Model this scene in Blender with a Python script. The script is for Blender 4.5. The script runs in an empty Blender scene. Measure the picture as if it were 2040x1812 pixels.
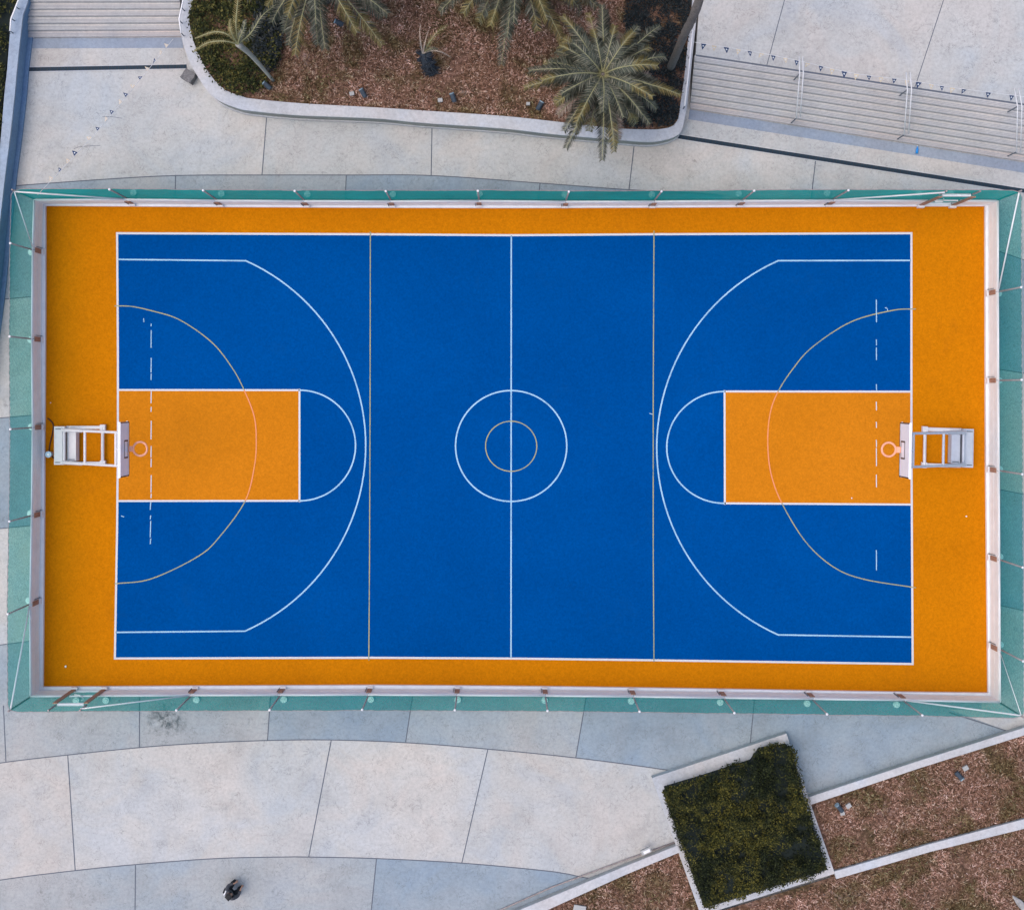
import bpy, bmesh, math, random
from mathutils import Vector, noise, geometry
random.seed(7)
R = math.radians
C = bpy.context.scene.collection
S, CX, CY, H = 56.5, 1000.0, 780.0, 48.0     # survey scale (units per metre), point below the drone, flight height

def V(gx, gy, z=0.0):                        # plan coordinate at ground level, raised to z
    return Vector(((gx-CX)/S, -(gy-CY)/S, z))
def P(px, py, z=0.0):                        # sight line through the survey photo met at height z
    k = (H-z)/H/S
    return Vector(((px-CX)*k, -(py-CY)*k, z))

# ------------------------------------------------------------------ objects
class MB:
    def __init__(s): s.v = []; s.f = []; s.m = []; s.smooth = False
    def add(s, vs, fs, mi=0):
        o = len(s.v); s.v += [Vector(v) for v in vs]
        for f in fs: s.f.append([i+o for i in f]); s.m.append(mi)
    def box(s, c, d, rz=0.0, mi=0, ax=None):
        c = Vector(c); hx, hy, hz = d[0]/2, d[1]/2, d[2]/2
        cs, sn = math.cos(rz), math.sin(rz); vs = []
        for z in (-hz, hz):
            for x, y in ((-hx,-hy),(hx,-hy),(hx,hy),(-hx,hy)):
                vs.append(c+Vector((x*cs-y*sn, x*sn+y*cs, z)))
        s.add(vs, [(3,2,1,0),(4,5,6,7),(0,1,5,4),(1,2,6,5),(2,3,7,6),(3,0,4,7)], mi)
    def tube(s, pts, r, n=8, mi=0, caps=True):
        pts = [Vector(p) for p in pts]; rs = r if isinstance(r, (list, tuple)) else [r]*len(pts)
        vs = []; fs = []
        for i, p in enumerate(pts):
            d = (pts[min(i+1, len(pts)-1)]-pts[max(i-1, 0)])
            if d.length < 1e-9: d = Vector((0,0,1))
            d.normalize()
            u = d.cross(Vector((0,0,1)))
            if u.length < .05: u = d.cross(Vector((1,0,0)))
            u.normalize(); w = d.cross(u)
            for k in range(n):
                a = 2*math.pi*k/n; vs.append(p+(u*math.cos(a)+w*math.sin(a))*rs[i])
        for i in range(len(pts)-1):
            for k in range(n):
                a = i*n+k; b = i*n+(k+1) % n; fs.append((a, b, b+n, a+n))
        if caps: fs.append(tuple(range(n-1, -1, -1))); fs.append(tuple(range((len(pts)-1)*n, len(pts)*n)))
        s.add(vs, fs, mi)
    def prism(s, poly, z0, z1, mi=0, side=None, bottom=False):      # poly: list of XY vectors
        n = len(poly); b = [Vector((p[0], p[1], z0)) for p in poly]; t = [Vector((p[0], p[1], z1)) for p in poly]
        tri = geometry.tessellate_polygon([[Vector((p[0], p[1], 0)) for p in poly]])
        o = len(s.v); s.v += b+t
        for a in tri:
            pa, pb, pc = (t[a[0]], t[a[1]], t[a[2]])
            if (pb-pa).cross(pc-pa).z < 0: a = (a[0], a[2], a[1])
            s.f.append([o+n+i for i in a]); s.m.append(mi)
        if z1 > z0:
            for i in range(n):
                j = (i+1) % n; s.f.append([o+i, o+j, o+n+j, o+n+i]); s.m.append(mi if side is None else side)
    def sheet(s, poly, z, mi=0): s.prism(poly, z, z, mi)
    def strip(s, A, B, z0, z1, mi=0, side=None):                    # wall between two paths
        n = len(A); o = len(s.v); si = mi if side is None else side
        for z in (z0, z1):
            for a, b in zip(A, B): s.v += [Vector((a[0], a[1], z)), Vector((b[0], b[1], z))]
        q = 2*n
        for i in range(n-1):
            a, b, c, d = o+2*i, o+2*i+1, o+2*i+3, o+2*i+2
            s.f += [[a+q, b+q, c+q, d+q], [a, d, d+q, a+q], [b, b+q, c+q, c]]; s.m += [mi, si, si]
        s.f += [[o, o+q, o+q+1, o+1], [o+q-2, o+q-1, o+2*q-1, o+2*q-2]]; s.m += [si, si]
    def ribbon(s, pts, w, z, mi=0, closed=False):
        pts = [Vector((p[0], p[1])) for p in pts]; n = len(pts); L = []; Rr = []
        for i in range(n):
            if closed: d = pts[(i+1) % n]-pts[i-1]; d.normalize(); sc = 1
            else:
                d1 = pts[i]-pts[i-1] if i else pts[1]-pts[0]
                d2 = pts[i+1]-pts[i] if i < n-1 else d1
                d1.normalize(); d2.normalize(); d = d1+d2; d.normalize(); sc = 1/max(.5, d.dot(d2))
            nrm = Vector((-d.y, d.x))*w/2*sc
            L.append(pts[i]+nrm); Rr.append(pts[i]-nrm)
        o = len(s.v)
        for a, b in zip(L, Rr): s.v += [Vector((a.x, a.y, z)), Vector((b.x, b.y, z))]
        for i in range(n if closed else n-1):
            j = (i+1) % n
            s.f.append([o+2*i+1, o+2*j+1, o+2*j, o+2*i]); s.m.append(mi)
    def build(s, name, mats, parent=None, bevel=0):
        if not isinstance(mats, (list, tuple)): mats = [mats]
        me = bpy.data.meshes.new(name)
        off = Vector((0,0,0)); q = parent
        while q is not None: off += q.location; q = q.parent
        me.from_pydata([tuple(v-off) for v in s.v], [], s.f)
        for m in mats: me.materials.append(m)
        me.polygons.foreach_set('material_index', s.m)
        if s.smooth: me.polygons.foreach_set('use_smooth', [True]*len(me.polygons))
        me.update()
        o = bpy.data.objects.new(name, me); C.objects.link(o)
        if parent: o.parent = parent
        if bevel:
            b = o.modifiers.new('bevel', 'BEVEL'); b.width = bevel; b.segments = 2; b.limit_method = 'ANGLE'
        return o

def tag(o, label=None, cat=None, group=None, kind=None):
    if label: o['label'] = label
    if cat: o['category'] = cat
    if group: o['group'] = group
    if kind: o['kind'] = kind
    return o
def thing(name, loc, label, cat, group=None):
    o = bpy.data.objects.new(name, None); o.empty_display_size = .2; C.objects.link(o)
    o.location = loc; return tag(o, label, cat, group)

def lerp_path(pts):                              # piecewise linear y(x)
    def f(x):
        if x <= pts[0][0]: a, b = pts[0], pts[1]
        elif x >= pts[-1][0]: a, b = pts[-2], pts[-1]
        else:
            for a, b in zip(pts, pts[1:]):
                if a[0] <= x <= b[0]: break
        return a[1]+(b[1]-a[1])*(x-a[0])/(b[0]-a[0])
    return f
def spline(pts, n=8, closed=False):              # Catmull-Rom through points (2D or 3D)
    pts = [Vector(p) for p in pts]; out = []; m = len(pts)
    for i in range(m if closed else m-1):
        p0 = pts[i-1] if (i or closed) else pts[0]*2-pts[1]
        p1 = pts[i]; p2 = pts[(i+1) % m]
        p3 = pts[(i+2) % m] if (closed or i+2 < m) else p2*2-p1
        for k in range(n):
            t = k/n
            out.append(.5*((2*p1)+(p2-p0)*t+(2*p0-5*p1+4*p2-p3)*t*t+(3*p1-3*p2+p3-p0)*t**3))
    if not closed: out.append(pts[-1])
    return out
def resample(pts, n):
    pts = [Vector(p) for p in pts]; d = [0]
    for a, b in zip(pts, pts[1:]): d.append(d[-1]+(b-a).length)
    out = []; j = 0
    for i in range(n):
        s = d[-1]*i/(n-1)
        while j < len(d)-2 and d[j+1] < s: j += 1
        t = (s-d[j])/max(1e-9, d[j+1]-d[j]); out.append(pts[j].lerp(pts[j+1], min(1, max(0, t))))
    return out
def inside(p, poly):
    c = False; j = len(poly)-1
    for i in range(len(poly)):
        if (poly[i][1] > p[1]) != (poly[j][1] > p[1]) and p[0] < (poly[j][0]-poly[i][0])*(p[1]-poly[i][1])/(poly[j][1]-poly[i][1])+poly[i][0]: c = not c
        j = i
    return c

# ------------------------------------------------------------------ materials
class N:
    def __init__(s, name):
        s.m = bpy.data.materials.new(name); s.m.use_nodes = True; s.t = s.m.node_tree; s.t.nodes.clear()
        s.out = s.t.nodes.new('ShaderNodeOutputMaterial'); s.co = s.t.nodes.new('ShaderNodeTexCoord').outputs['Object']
    def n(s, ty, **kw):
        x = s.t.nodes.new(ty)
        for k, v in kw.items(): setattr(x, k, v)
        return x
    def l(s, a, b): s.t.links.new(a, b)
    def noise(s, scale, detail=4, rough=.55, dist=0, vec=None):
        x = s.n('ShaderNodeTexNoise'); x.inputs['Scale'].default_value = scale; x.inputs['Detail'].default_value = detail
        x.inputs['Roughness'].default_value = rough; x.inputs['Distortion'].default_value = dist
        s.l(vec or s.co, x.inputs['Vector']); return x.outputs['Fac']
    def ramp(s, fac, stops, interp='LINEAR'):
        r = s.n('ShaderNodeValToRGB'); r.color_ramp.interpolation = interp; e = r.color_ramp.elements
        while len(e) < len(stops): e.new(.5)
        for i, (p, c) in enumerate(stops):
            e[i].position = p; e[i].color = (c, c, c, 1) if isinstance(c, (int, float)) else (*c, 1)
        s.l(fac, r.inputs['Fac']); return r.outputs['Color']
    def mix(s, fac, a, b, mode='MIX'):
        x = s.n('ShaderNodeMix', data_type='RGBA', blend_type=mode)
        for k, v in ((0, fac), (6, a), (7, b)):
            if isinstance(v, (int, float)): x.inputs[k].default_value = v if k == 0 else (v, v, v, 1)
            elif isinstance(v, tuple): x.inputs[k].default_value = (*v, 1)
            else: s.l(v, x.inputs[k])
        return x.outputs[2]
    def math(s, op, a, b=0.0, clamp=False):
        x = s.n('ShaderNodeMath', operation=op, use_clamp=clamp)
        for i, v in enumerate((a, b)):
            if isinstance(v, (int, float)): x.inputs[i].default_value = v
            else: s.l(v, x.inputs[i])
        return x.outputs[0]
    def bsdf(s, col, rough=.85, bump=None, bd=.01, bs=.5, metal=0, spec=.3):
        b = s.n('ShaderNodeBsdfPrincipled'); b.inputs['Roughness'].default_value = rough; b.inputs['Metallic'].default_value = metal
        b.inputs['Specular IOR Level'].default_value = spec
        if isinstance(col, tuple): b.inputs['Base Color'].default_value = (*col, 1)
        else: s.l(col, b.inputs['Base Color'])
        if bump is not None:
            u = s.n('ShaderNodeBump'); u.inputs['Distance'].default_value = bd; u.inputs['Strength'].default_value = bs
            s.l(bump, u.inputs['Height']); s.l(u.outputs[0], b.inputs['Normal'])
        s.l(b.outputs[0], s.out.inputs[0]); return b
def mul(c, k): return tuple(min(1, x*k) for x in c)

def concrete(name, a, b, squig=.85, k=1.0):
    s = N(name); a = mul(a, k); b = mul(b, k)
    big = s.ramp(s.noise(.16, 3, .5, .3), [(.35, 0), (.65, 1)])
    col = s.mix(big, a, b)
    mid = s.ramp(s.noise(.8, 10, .70, .4), [(.28, .86), (.5, 1.0), (.72, 1.08)])
    col = s.mix(1, col, mid, 'MULTIPLY')
    fine = s.ramp(s.noise(9, 7, .80), [(.30, .80), (.5, 1.0), (.70, 1.15)])
    col = s.mix(1, col, fine, 'MULTIPLY')
    hue = s.ramp(s.noise(.42, 5, .6, .8), [(.38, (1.04, 1.0, .98)), (.5, (1, 1, 1)), (.64, (.94, .98, 1.035))])
    col = s.mix(1, col, hue, 'MULTIPLY')
    # trowelled stamp marks: thin contour lines showing here and there
    q = s.noise(2.7, 4, .62, 1.4); d = s.math('ABSOLUTE', s.math('SUBTRACT', q, .5))
    line = s.ramp(d, [(.0, 0), (.017, 1)])
    msk = s.ramp(s.noise(1.7, 2), [(.44, 0), (.56, 1)])
    col = s.mix(s.math('MULTIPLY', msk, squig), col, s.mix(1, col, s.mix(line, .58, 1.0), 'MULTIPLY'))
    # darker damp blotches
    bl = s.ramp(s.noise(.55, 6, .7, .8), [(.56, 0), (.75, 1)])
    col = s.mix(s.math('MULTIPLY', bl, .34), col, mul(b, .62))
    s.bsdf(col, .9, s.noise(30, 4, .7), .006, .4); return s.m

PINK = (.46, .442, .424); PALE = (.395, .404, .408); BLUE = (.27, .312, .346); BLU2 = (.22, .272, .325)
M = {}
M['slab_warm'] = concrete('slab_warm', PINK, PALE)
M['slab_pale'] = concrete('slab_pale', PALE, mul(PINK, .93))
M['slab_blue'] = concrete('slab_blue', BLUE, mul(PALE, .86))
M['slab_blue_dark'] = concrete('slab_blue_dark', BLU2, BLUE)
M['kerb'] = concrete('kerb_concrete', (.46, .46, .475), (.42, .43, .46), .3)
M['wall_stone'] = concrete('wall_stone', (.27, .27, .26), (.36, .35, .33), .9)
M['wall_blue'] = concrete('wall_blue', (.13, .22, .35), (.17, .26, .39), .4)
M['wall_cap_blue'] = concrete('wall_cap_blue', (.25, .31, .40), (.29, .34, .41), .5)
M['step'] = concrete('step_stone', (.46, .445, .435), (.42, .415, .41), .3)
M['step_warm'] = concrete('step_warm', (.45, .41, .40), (.41, .39, .39), .3)
M['tactile'] = concrete('tactile_paving', (.22, .26, .33), (.25, .29, .35), .2)

def simple(name, col, rough=.6, var=.12, scale=6, metal=0, spec=.4, bump=None):
    s = N(name)
    c = s.mix(s.ramp(s.noise(scale, 6, .65), [(.3, 0), (.7, 1)]), mul(col, 1-var), mul(col, 1+var))
    s.bsdf(c, rough, s.noise(scale*8, 3) if bump else None, .004, bump or 0, metal, spec); return s.m
M['joint'] = simple('joint_filler', (.10, .115, .145), .9)
M['groove'] = simple('groove_dark', (.25, .26, .28), .9)
M['grate'] = simple('drain_black', (.006, .022, .040), .8)
M['ground'] = concrete('ground_concrete', PINK, PALE)

def turf(name, a, b, dirt, dk):                  # rubberised court coating
    s = N(name)
    big = s.ramp(s.noise(.22, 4, .6, .4), [(.3, 0), (.7, 1)])
    col = s.mix(big, a, b)
    sp = s.ramp(s.noise(15, 4, .85), [(.30, dk), (.5, 1.0), (.70, 1.2)])
    col = s.mix(1, col, sp, 'MULTIPLY')
    sp2 = s.ramp(s.noise(7, 6, .75), [(.3, .93), (.7, 1.05)])
    col = s.mix(1, col, sp2, 'MULTIPLY')
    st = s.ramp(s.noise(.8, 7, .7, 1.0), [(.58, 0), (.78, 1)])
    col = s.mix(s.math('MULTIPLY', st, .35), col, dirt)
    s.bsdf(col, .92, s.noise(60, 3, .7), .004, .5, 0, .0); return s.m
M['orange'] = turf('court_orange', (.475, .150, .003), (.53, .170, .003), (.30, .092, .006), .76)
M['key'] = turf('key_orange', (.50, .162, .007), (.55, .180, .009), (.38, .118, .008), .82)
M['blue'] = turf('court_blue', (.0, .053, .225), (.0, .062, .258), (.004, .062, .215), .82)

def paint(name, col, worn, amt):
    s = N(name)
    w = s.ramp(s.noise(9, 6, .8), [(.52-amt*.2, 0), (.72, 1)])
    w2 = s.ramp(s.noise(.9, 3, .6), [(.4, .2), (.65, 1)])
    s.bsdf(s.mix(s.math('MULTIPLY', w, s.math('MULTIPLY', w2, amt)), col, worn), .7); return s.m
M['line'] = paint('line_white', (.56, .57, .61), (.5, .4, .35), .6)
M['line_ice'] = paint('line_pale_blue', (.33, .53, .69), (.08, .25, .44), .9)
M['line_tan'] = paint('line_worn_tan', (.36, .33, .15), (.05, .17, .25), 1.0)
M['line_pink'] = paint('line_pink', (.72, .25, .12), (.66, .24, .03), 1.0)

M['white'] = simple('white_paint', (.66, .64, .66), .5, .07, 3)
M['board'] = simple('board_white', (.80, .81, .81), .6, .07, 2.5)
M['kerb_white'] = simple('kerb_white_paint', (.70, .70, .73), .7, .08, 3)
M['cap_white'] = simple('rail_white', (.70, .69, .71), .4, .04, 4)
M['rail_grey'] = simple('rail_grey', (.58, .58, .60), .4, .08, 6)
M['steel'] = simple('steel_grey', (.46, .47, .50), .4, .1, 5, .2)
M['steel_dark'] = simple('steel_dark', (.10, .12, .15), .5)
M['pole'] = simple('pole_weathered', (.28, .24, .24), .6, .3, 8)
M['hoop_white'] = simple('hoop_white', (.60, .58, .60), .45, .06, 6)
M['hoop_white_shaded'] = simple('hoop_white_shaded', (.42, .46, .54), .45, .08, 6)  # white arms and base with their grey-blue shading put into the colour
M['back_board'] = simple('backboard_white', (.84, .84, .88), .35, .04, 4)
M['black'] = simple('black_paint', (.012, .013, .016), .5)
M['rim'] = simple('rim_orange', (.80, .36, .24), .45, .1, 8)
M['netcord'] = simple('net_cord', (.78, .42, .34), .8)
M['hose'] = simple('brown_hose', (.07, .022, .012), .6)
M['bucket'] = simple('pale_blue_plastic', (.42, .58, .70), .4)
M['footing'] = simple('footing_white', (.86, .88, .86), .8, .1, 20)
M['light_body'] = simple('lamp_dark', (.035, .05, .07), .8, .3, 12)
M['lens'] = simple('lamp_glass', (.20, .28, .34), .15)
M['box_pale'] = simple('box_pale', (.34, .34, .34), .7, .1, 20)
M['block'] = simple('stone_block', (.15, .145, .15), .9, .35, 14, bump=.8)
M['rock'] = simple('rock', (.30, .29, .29), .9, .35, 9, bump=.8)
M['bottle'] = simple('blue_plastic', (.01, .22, .62), .3)
M['paper'] = simple('paper', (.75, .73, .72), .9)
M['flag_navy'] = simple('flag_navy', (.012, .035, .10), .8)
M['flag_cream'] = simple('flag_cream', (.52, .44, .34), .8)
M['flag_dot'] = simple('flag_dot', (.50, .53, .58), .8)
M['string'] = simple('string', (.55, .55, .57), .8)
s = N('rusty_steel')
s.bsdf(s.ramp(s.noise(16, 6, .8), [(.3, (.18, .11, .09)), (.5, (.34, .19, .135)), (.66, (.47, .26, .17)), (.8, (.36, .31, .29))]), .85, s.noise(40), .004, .5); M['rust'] = s.m

def netmat(lo, hi, tint):
    s = N('green_shade_net')
    w = s.n('ShaderNodeTexNoise'); w.inputs['Scale'].default_value = 16; w.inputs['Detail'].default_value = 4; w.inputs['Roughness'].default_value = .8
    s.l(s.co, w.inputs['Vector'])
    fac = s.ramp(w.outputs['Fac'], [(.3, lo), (.7, hi)])
    big = s.ramp(s.noise(.5, 3), [(.3, mul(tint, .85)), (.7, mul(tint, 1.1))])
    d = s.n('ShaderNodeBsdfDiffuse'); s.l(big, d.inputs['Color'])
    tl = s.n('ShaderNodeBsdfTranslucent'); s.l(big, tl.inputs['Color'])
    ms = s.n('ShaderNodeMixShader'); ms.inputs[0].default_value = .5; s.l(d.outputs[0], ms.inputs[1]); s.l(tl.outputs[0], ms.inputs[2])
    tr = s.n('ShaderNodeBsdfTransparent'); tr.inputs[0].default_value = (.62, .95, .90, 1)
    m2 = s.n('ShaderNodeMixShader'); s.l(fac, m2.inputs[0]); s.l(tr.outputs[0], m2.inputs[1]); s.l(ms.outputs[0], m2.inputs[2])
    s.l(m2.outputs[0], s.out.inputs[0]); return s.m
NETS = {'top': netmat(.66, .94, (.0, .40, .35)), 'bottom': netmat(.36, .72, (.0, .34, .30)), 'left': netmat(.28, .64, (.01, .28, .26)), 'right': netmat(.28, .64, (.01, .30, .28))}

def leafmat(name, stops, patch=None, trans=.25, rough=.7, light=None):
    s = N(name); g = s.n('ShaderNodeNewGeometry')
    col = s.ramp(g.outputs['Random Per Island'], stops)
    if light:
        lf = s.ramp(s.noise(light[0], 6, .65, .6), [(light[1], 0), (light[2], 1)]); col = s.mix(lf, col, s.mix(1, col, light[3], 'MULTIPLY'))
    if patch:
        pf = s.ramp(s.noise(patch[0], 5, .6, .5), [(patch[1], 0), (patch[2], 1)])
        col = s.mix(pf, col, s.mix(1, col, patch[3], 'MULTIPLY'))
    b = s.n('ShaderNodeBsdfPrincipled'); b.inputs['Roughness'].default_value = rough; b.inputs['Specular IOR Level'].default_value = .2
    s.l(col, b.inputs['Base Color'])
    t = s.n('ShaderNodeBsdfTranslucent'); s.l(col, t.inputs['Color'])
    mx = s.n('ShaderNodeMixShader'); mx.inputs[0].default_value = trans
    s.l(b.outputs[0], mx.inputs[1]); s.l(t.outputs[0], mx.inputs[2]); s.l(mx.outputs[0], s.out.inputs[0]); return s.m
M['hedge_leaf'] = leafmat('hedge_leaf', [(0, (.014, .020, .007)), (.4, (.042, .046, .012)), (.78, (.11, .10, .02)), (1, (.21, .18, .035))], (.8, .45, .58, (.24, .34, .55)))
M['shrub_leaf'] = leafmat('shrub_leaf', [(0, (.014, .022, .010)), (.5, (.045, .052, .016)), (.85, (.12, .112, .03)), (1, (.22, .18, .05))], (1.3, .45, .6, (.4, .5, .5)))
M['dark_shaded_leaf'] = leafmat('dark_shaded_leaf', [(0, (.008, .014, .018)), (.6, (.02, .028, .032)), (1, (.055, .06, .06))])  # dark leaves, with the shadow over the bed put into the colour
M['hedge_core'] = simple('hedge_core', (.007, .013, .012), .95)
M['palm_leaf'] = leafmat('palm_leaf', [(0, (.06, .075, .06)), (.5, (.135, .145, .11)), (.85, (.235, .23, .175)), (1, (.36, .33, .25))])
M['palm_leaf_yellow'] = leafmat('palm_leaf_yellow', [(0, (.16, .15, .07)), (.6, (.28, .235, .10)), (1, (.40, .32, .16))])
M['palm_leaf_dry'] = leafmat('palm_leaf_dry', [(0, (.26, .19, .14)), (.6, (.38, .29, .23)), (1, (.48, .38, .33))])
M['rachis'] = simple('rachis', (.26, .25, .13), .7)
M['rachis_dry'] = simple('rachis_dry', (.50, .40, .33), .8)
M['trunk'] = simple('palm_trunk', (.13, .115, .105), .95, .4, 14, bump=1.0)
M['trunk_pale'] = simple('palm_trunk_pale', (.34, .32, .28), .95, .25, 14, bump=1.0)
M['fibre'] = simple('trunk_fibre', (.035, .045, .06), .95, .5, 20, bump=1.0)
GR = [(0, (.07, .038, .024)), (.35, (.20, .105, .068)), (.65, (.33, .185, .13)), (.88, (.48, .31, .24)), (1, (.66, .50, .42))]
M['grass'] = leafmat('dry_grass', GR, (.75, .47, .60, (.50, .60, .40)), .2, light=(1.3, .50, .66, (1.6, 1.65, 1.8)))
s = N('dry_soil')
c = s.ramp(s.noise(9, 8, .8), [(.35, (.03, .017, .012)), (.5, (.14, .072, .05)), (.68, (.38, .235, .18))])
c = s.mix(s.ramp(s.noise(.5, 5, .6, .5), [(.44, 0), (.62, 1)]), c, s.mix(1, c, (.50, .62, .40), 'MULTIPLY'))
c = s.mix(s.ramp(s.noise(.7, 6, .7, 1), [(.60, 0), (.74, .7)]), c, (.40, .31, .29))
s.bsdf(c, .95, s.noise(25, 6, .8), .04, .8); M['soil'] = s.m
M['skin'] = simple('skin', (.36, .20, .14), .6); M['hair'] = simple('hair', (.008, .008, .010), .6)
M['cloth_grey'] = simple('cloth_grey', (.065, .065, .075), .9, .2); M['cloth_black'] = simple('cloth_black', (.010, .013, .018), .9)
M['cloth_white'] = simple('cloth_white', (.72, .72, .75), .8)
s = N('dirt_stain')
g = s.n('ShaderNodeTexCoord'); 
vl = s.n('ShaderNodeVectorMath', operation='LENGTH'); s.l(g.outputs['Object'], vl.inputs[0])
fall = s.ramp(vl.outputs['Value'], [(.15, 1), (.85, 0)])
sf = s.math('MULTIPLY', fall, s.ramp(s.noise(4, 9, .85, .6), [(.46, 0), (.62, .9)]))
d = s.n('ShaderNodeBsdfDiffuse'); d.inputs[0].default_value = (.05, .08, .09, 1)
tr = s.n('ShaderNodeBsdfTransparent'); mx = s.n('ShaderNodeMixShader'); s.l(sf, mx.inputs[0]); s.l(tr.outputs[0], mx.inputs[1]); s.l(d.outputs[0], mx.inputs[2])
s.l(mx.outputs[0], s.out.inputs[0]); M['stain'] = s.m

# ------------------------------------------------------------------ ground and paving
m = MB(); m.sheet([(-400,-400),(400,-400),(400,400),(-400,400)], 0)
tag(m.build('ground', M['ground']), kind='structure')
SL = [M['slab_warm'], M['slab_pale'], M['slab_blue'], M['slab_blue_dark'], M['joint']]
pv = MB(); J = .034
def arc(pts): return lerp_path([tuple(p) for p in spline(pts, 8)])
def band(top, bot, x0, x1, joints, tints, z=.004):
    # joints: list of (x at top edge, x at bottom edge)
    ed = [(x0, x0)]+joints+[(x1, x1)]
    for i in range(len(ed)-1):
        (ta, ba), (tb, bb) = ed[i], ed[i+1]; n = 14; po = []
        for k in range(n+1): x = ta+(tb-ta)*k/n; po.append(V(x, top(x)))
        for k in range(n+1): x = bb+(ba-bb)*k/n; po.append(V(x, bot(x)))
        pv.sheet(po, z, tints[i % len(tints)])
    for t, b in joints: pv.ribbon([V(t, top(t)), V(b, bot(b))], J, z+.005, 4)
def arcline(f, x0, x1, z=.010, w=J):
    pv.ribbon([V(x0+(x1-x0)*k/60, f(x0+(x1-x0)*k/60)) for k in range(61)], w, z, 4)
const = lambda y: (lambda x: y)
A1 = arc([(-300,1580),(-150,1545),(0,1519),(135,1503),(280,1488),(400,1479.5),(535,1474),(660,1473),(810,1478.5),(970,1491),(1150,1509),(1330,1533),(1500,1560)])
A2 = arc([(-300,1810),(-150,1780),(0,1752),(150,1733),(270,1721),(430,1709),(560,1706),(615,1706),(750,1709),(920,1718),(1100,1735),(1170,1748),(1400,1790)])
A3 = arc([(-300,420),(0,374),(35,370),(200,358),(350,350),(520,349),(690,349),(860,350),(1075,365),(1250,378),(1420,387),(1700,410)])
band(const(1340), A1, -300, 2300, [(10-6,12),(278,278),(542,533),(829,808),(1176,1147),(1508,1487)], [2,2,2,3,2,3,3])
band(A1, A2, -300, 1420, [(135,150),(660,615),(972,920)], [1,0,0,1])
band(A2, const(2150), -300, 1500, [(270,266),(750,706)], [2,2,3])
band(const(60), A3, -300, 2300, [(545,522),(864,859),(1290,1253),(1655,1615)], [0,1,0,0,1])
band(A3, const(450), -300, 1440, [(350,347),(690,685),(1076,1066)], [2,2,3,3])
for f, a, b in ((A1,-300,1335),(A2,-300,1180),(A3,20,1430)): arcline(f, a, b)
# bands seen left and right of the court, under the nets
def quadband(xs, yA, yB, ti, z=.012):
    pv.sheet([V(xs[0], yA[0]), V(xs[1], yA[1]), V(xs[1], yB[1]), V(xs[0], yB[0])], z, ti)
    pv.ribbon([V(xs[0], yB[0]), V(xs[1], yB[1])], J, z+.005, 4)
quadband((-300,95), (445,375), (625,588), 2)
quadband((-300,95), (625,588), (860,824), 0); quadband((-300,95), (860,824), (1082,1043), 3)
quadband((-300,95), (1082,1043), (1322,1272), 0); pv.sheet([V(-300,1322), V(95,1272), V(95,1400), V(-300,1420)], .012, 2)
quadband((1955,2400), (395,470), (489,640), 0)
quadband((1955,2400), (489,640), (730,800), 3); quadband((1955,2400), (730,800), (968,1052), 1)
quadband((1955,2400), (968,1052), (1197,1295), 3); pv.sheet([V(1955,1197), V(2400,1295), V(2400,1540), V(1955,1420)], .012, 1)
pv.sheet([V(1890,1412), V(2300,1412), V(2300,1540), V(2012,1457)], .016, 0); pv.ribbon([V(1890,1418), V(2012,1457)], J, .021, 4)
for ck in ([(147,297),(158,293),(178,291),(200,290)], [(204,233),(222,233),(243,236)]):
    pv.ribbon([V(*p) for p in spline(ck, 5)], .014, .0125, 4)
tag(pv.build('plaza_paving', SL), kind='structure')
sx = MB(); c0 = V(332,1432); sx.sheet([c0+Vector((math.cos(a)*1.0, math.sin(a)*.6, 0)) for a in [k*math.pi/12 for k in range(24)]], .024)
o = sx.build('dirt_stain', M['stain'])
for v in o.data.vertices: v.co -= c0
o.location = c0; tag(o, kind='structure')

# ------------------------------------------------------------------ court
orange = [(93,411),(400,413),(700,414.5),(1010,415.5),(1400,414),(1960,411.5),(1961,900),(1966,1378),(1785,1376),(1600,1373),(1300,1368),(1000,1364),(735,1362.5),(400,1364),(88,1366),(91,1000),(92,780),(93,600)]
m = MB(); m.prism([V(*p) for p in orange], 0, .030); court = m.build('court_floor', M['orange']); tag(court, kind='structure')
topl = [(234,465),(737,467),(1018,469),(1302,467),(1815,465)]
botl = [(229.5,1310.5),(735,1309),(1018,1310.5),(1302,1314),(1817.5,1321.5)]
leftl = [(234,465),(235.5,700),(235.5,880),(234,1050),(229.5,1310.5)]
rightl = [(1815,465),(1815,900),(1817.5,1321.5)]
bl = topl+rightl[1:]+botl[-2::-1]+leftl[-2:0:-1]
m = MB(); m.sheet([V(*p) for p in bl], .034); m.build('blue_playing_area', M['blue'], court)
m = MB(); m.sheet([V(*p) for p in [(236,777),(597,777),(597,997),(234,997.5)]], .038); m.build('key_area', M['key'], court)
m = MB(); m.sheet([V(*p) for p in [(1443,779.5),(1814,780),(1815,1004),(1443.5,1002)]], .038); m.build('key_area', M['key'], court)
w1, w2, w3 = 4.1/S, 2.9/S, 2.1/S; ZL = .042
def pl(pts): return [V(*p) for p in pts]
def arcp(cx, cy, rx, ry, a0, a1, n=48): return [(cx+rx*math.cos(R(a0+(a1-a0)*k/n)), cy+ry*math.sin(R(a0+(a1-a0)*k/n))) for k in range(n+1)]
m = MB(); m.ribbon(pl(bl), w1, ZL, closed=False); m.ribbon([V(*bl[-1]), V(*bl[0])], w1, ZL+.0005); 
m.ribbon([V(231.9,465), V(236.5,465)], w1, ZL+.001)
m.build('boundary_line', M['line'], court)
m = MB()
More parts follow.
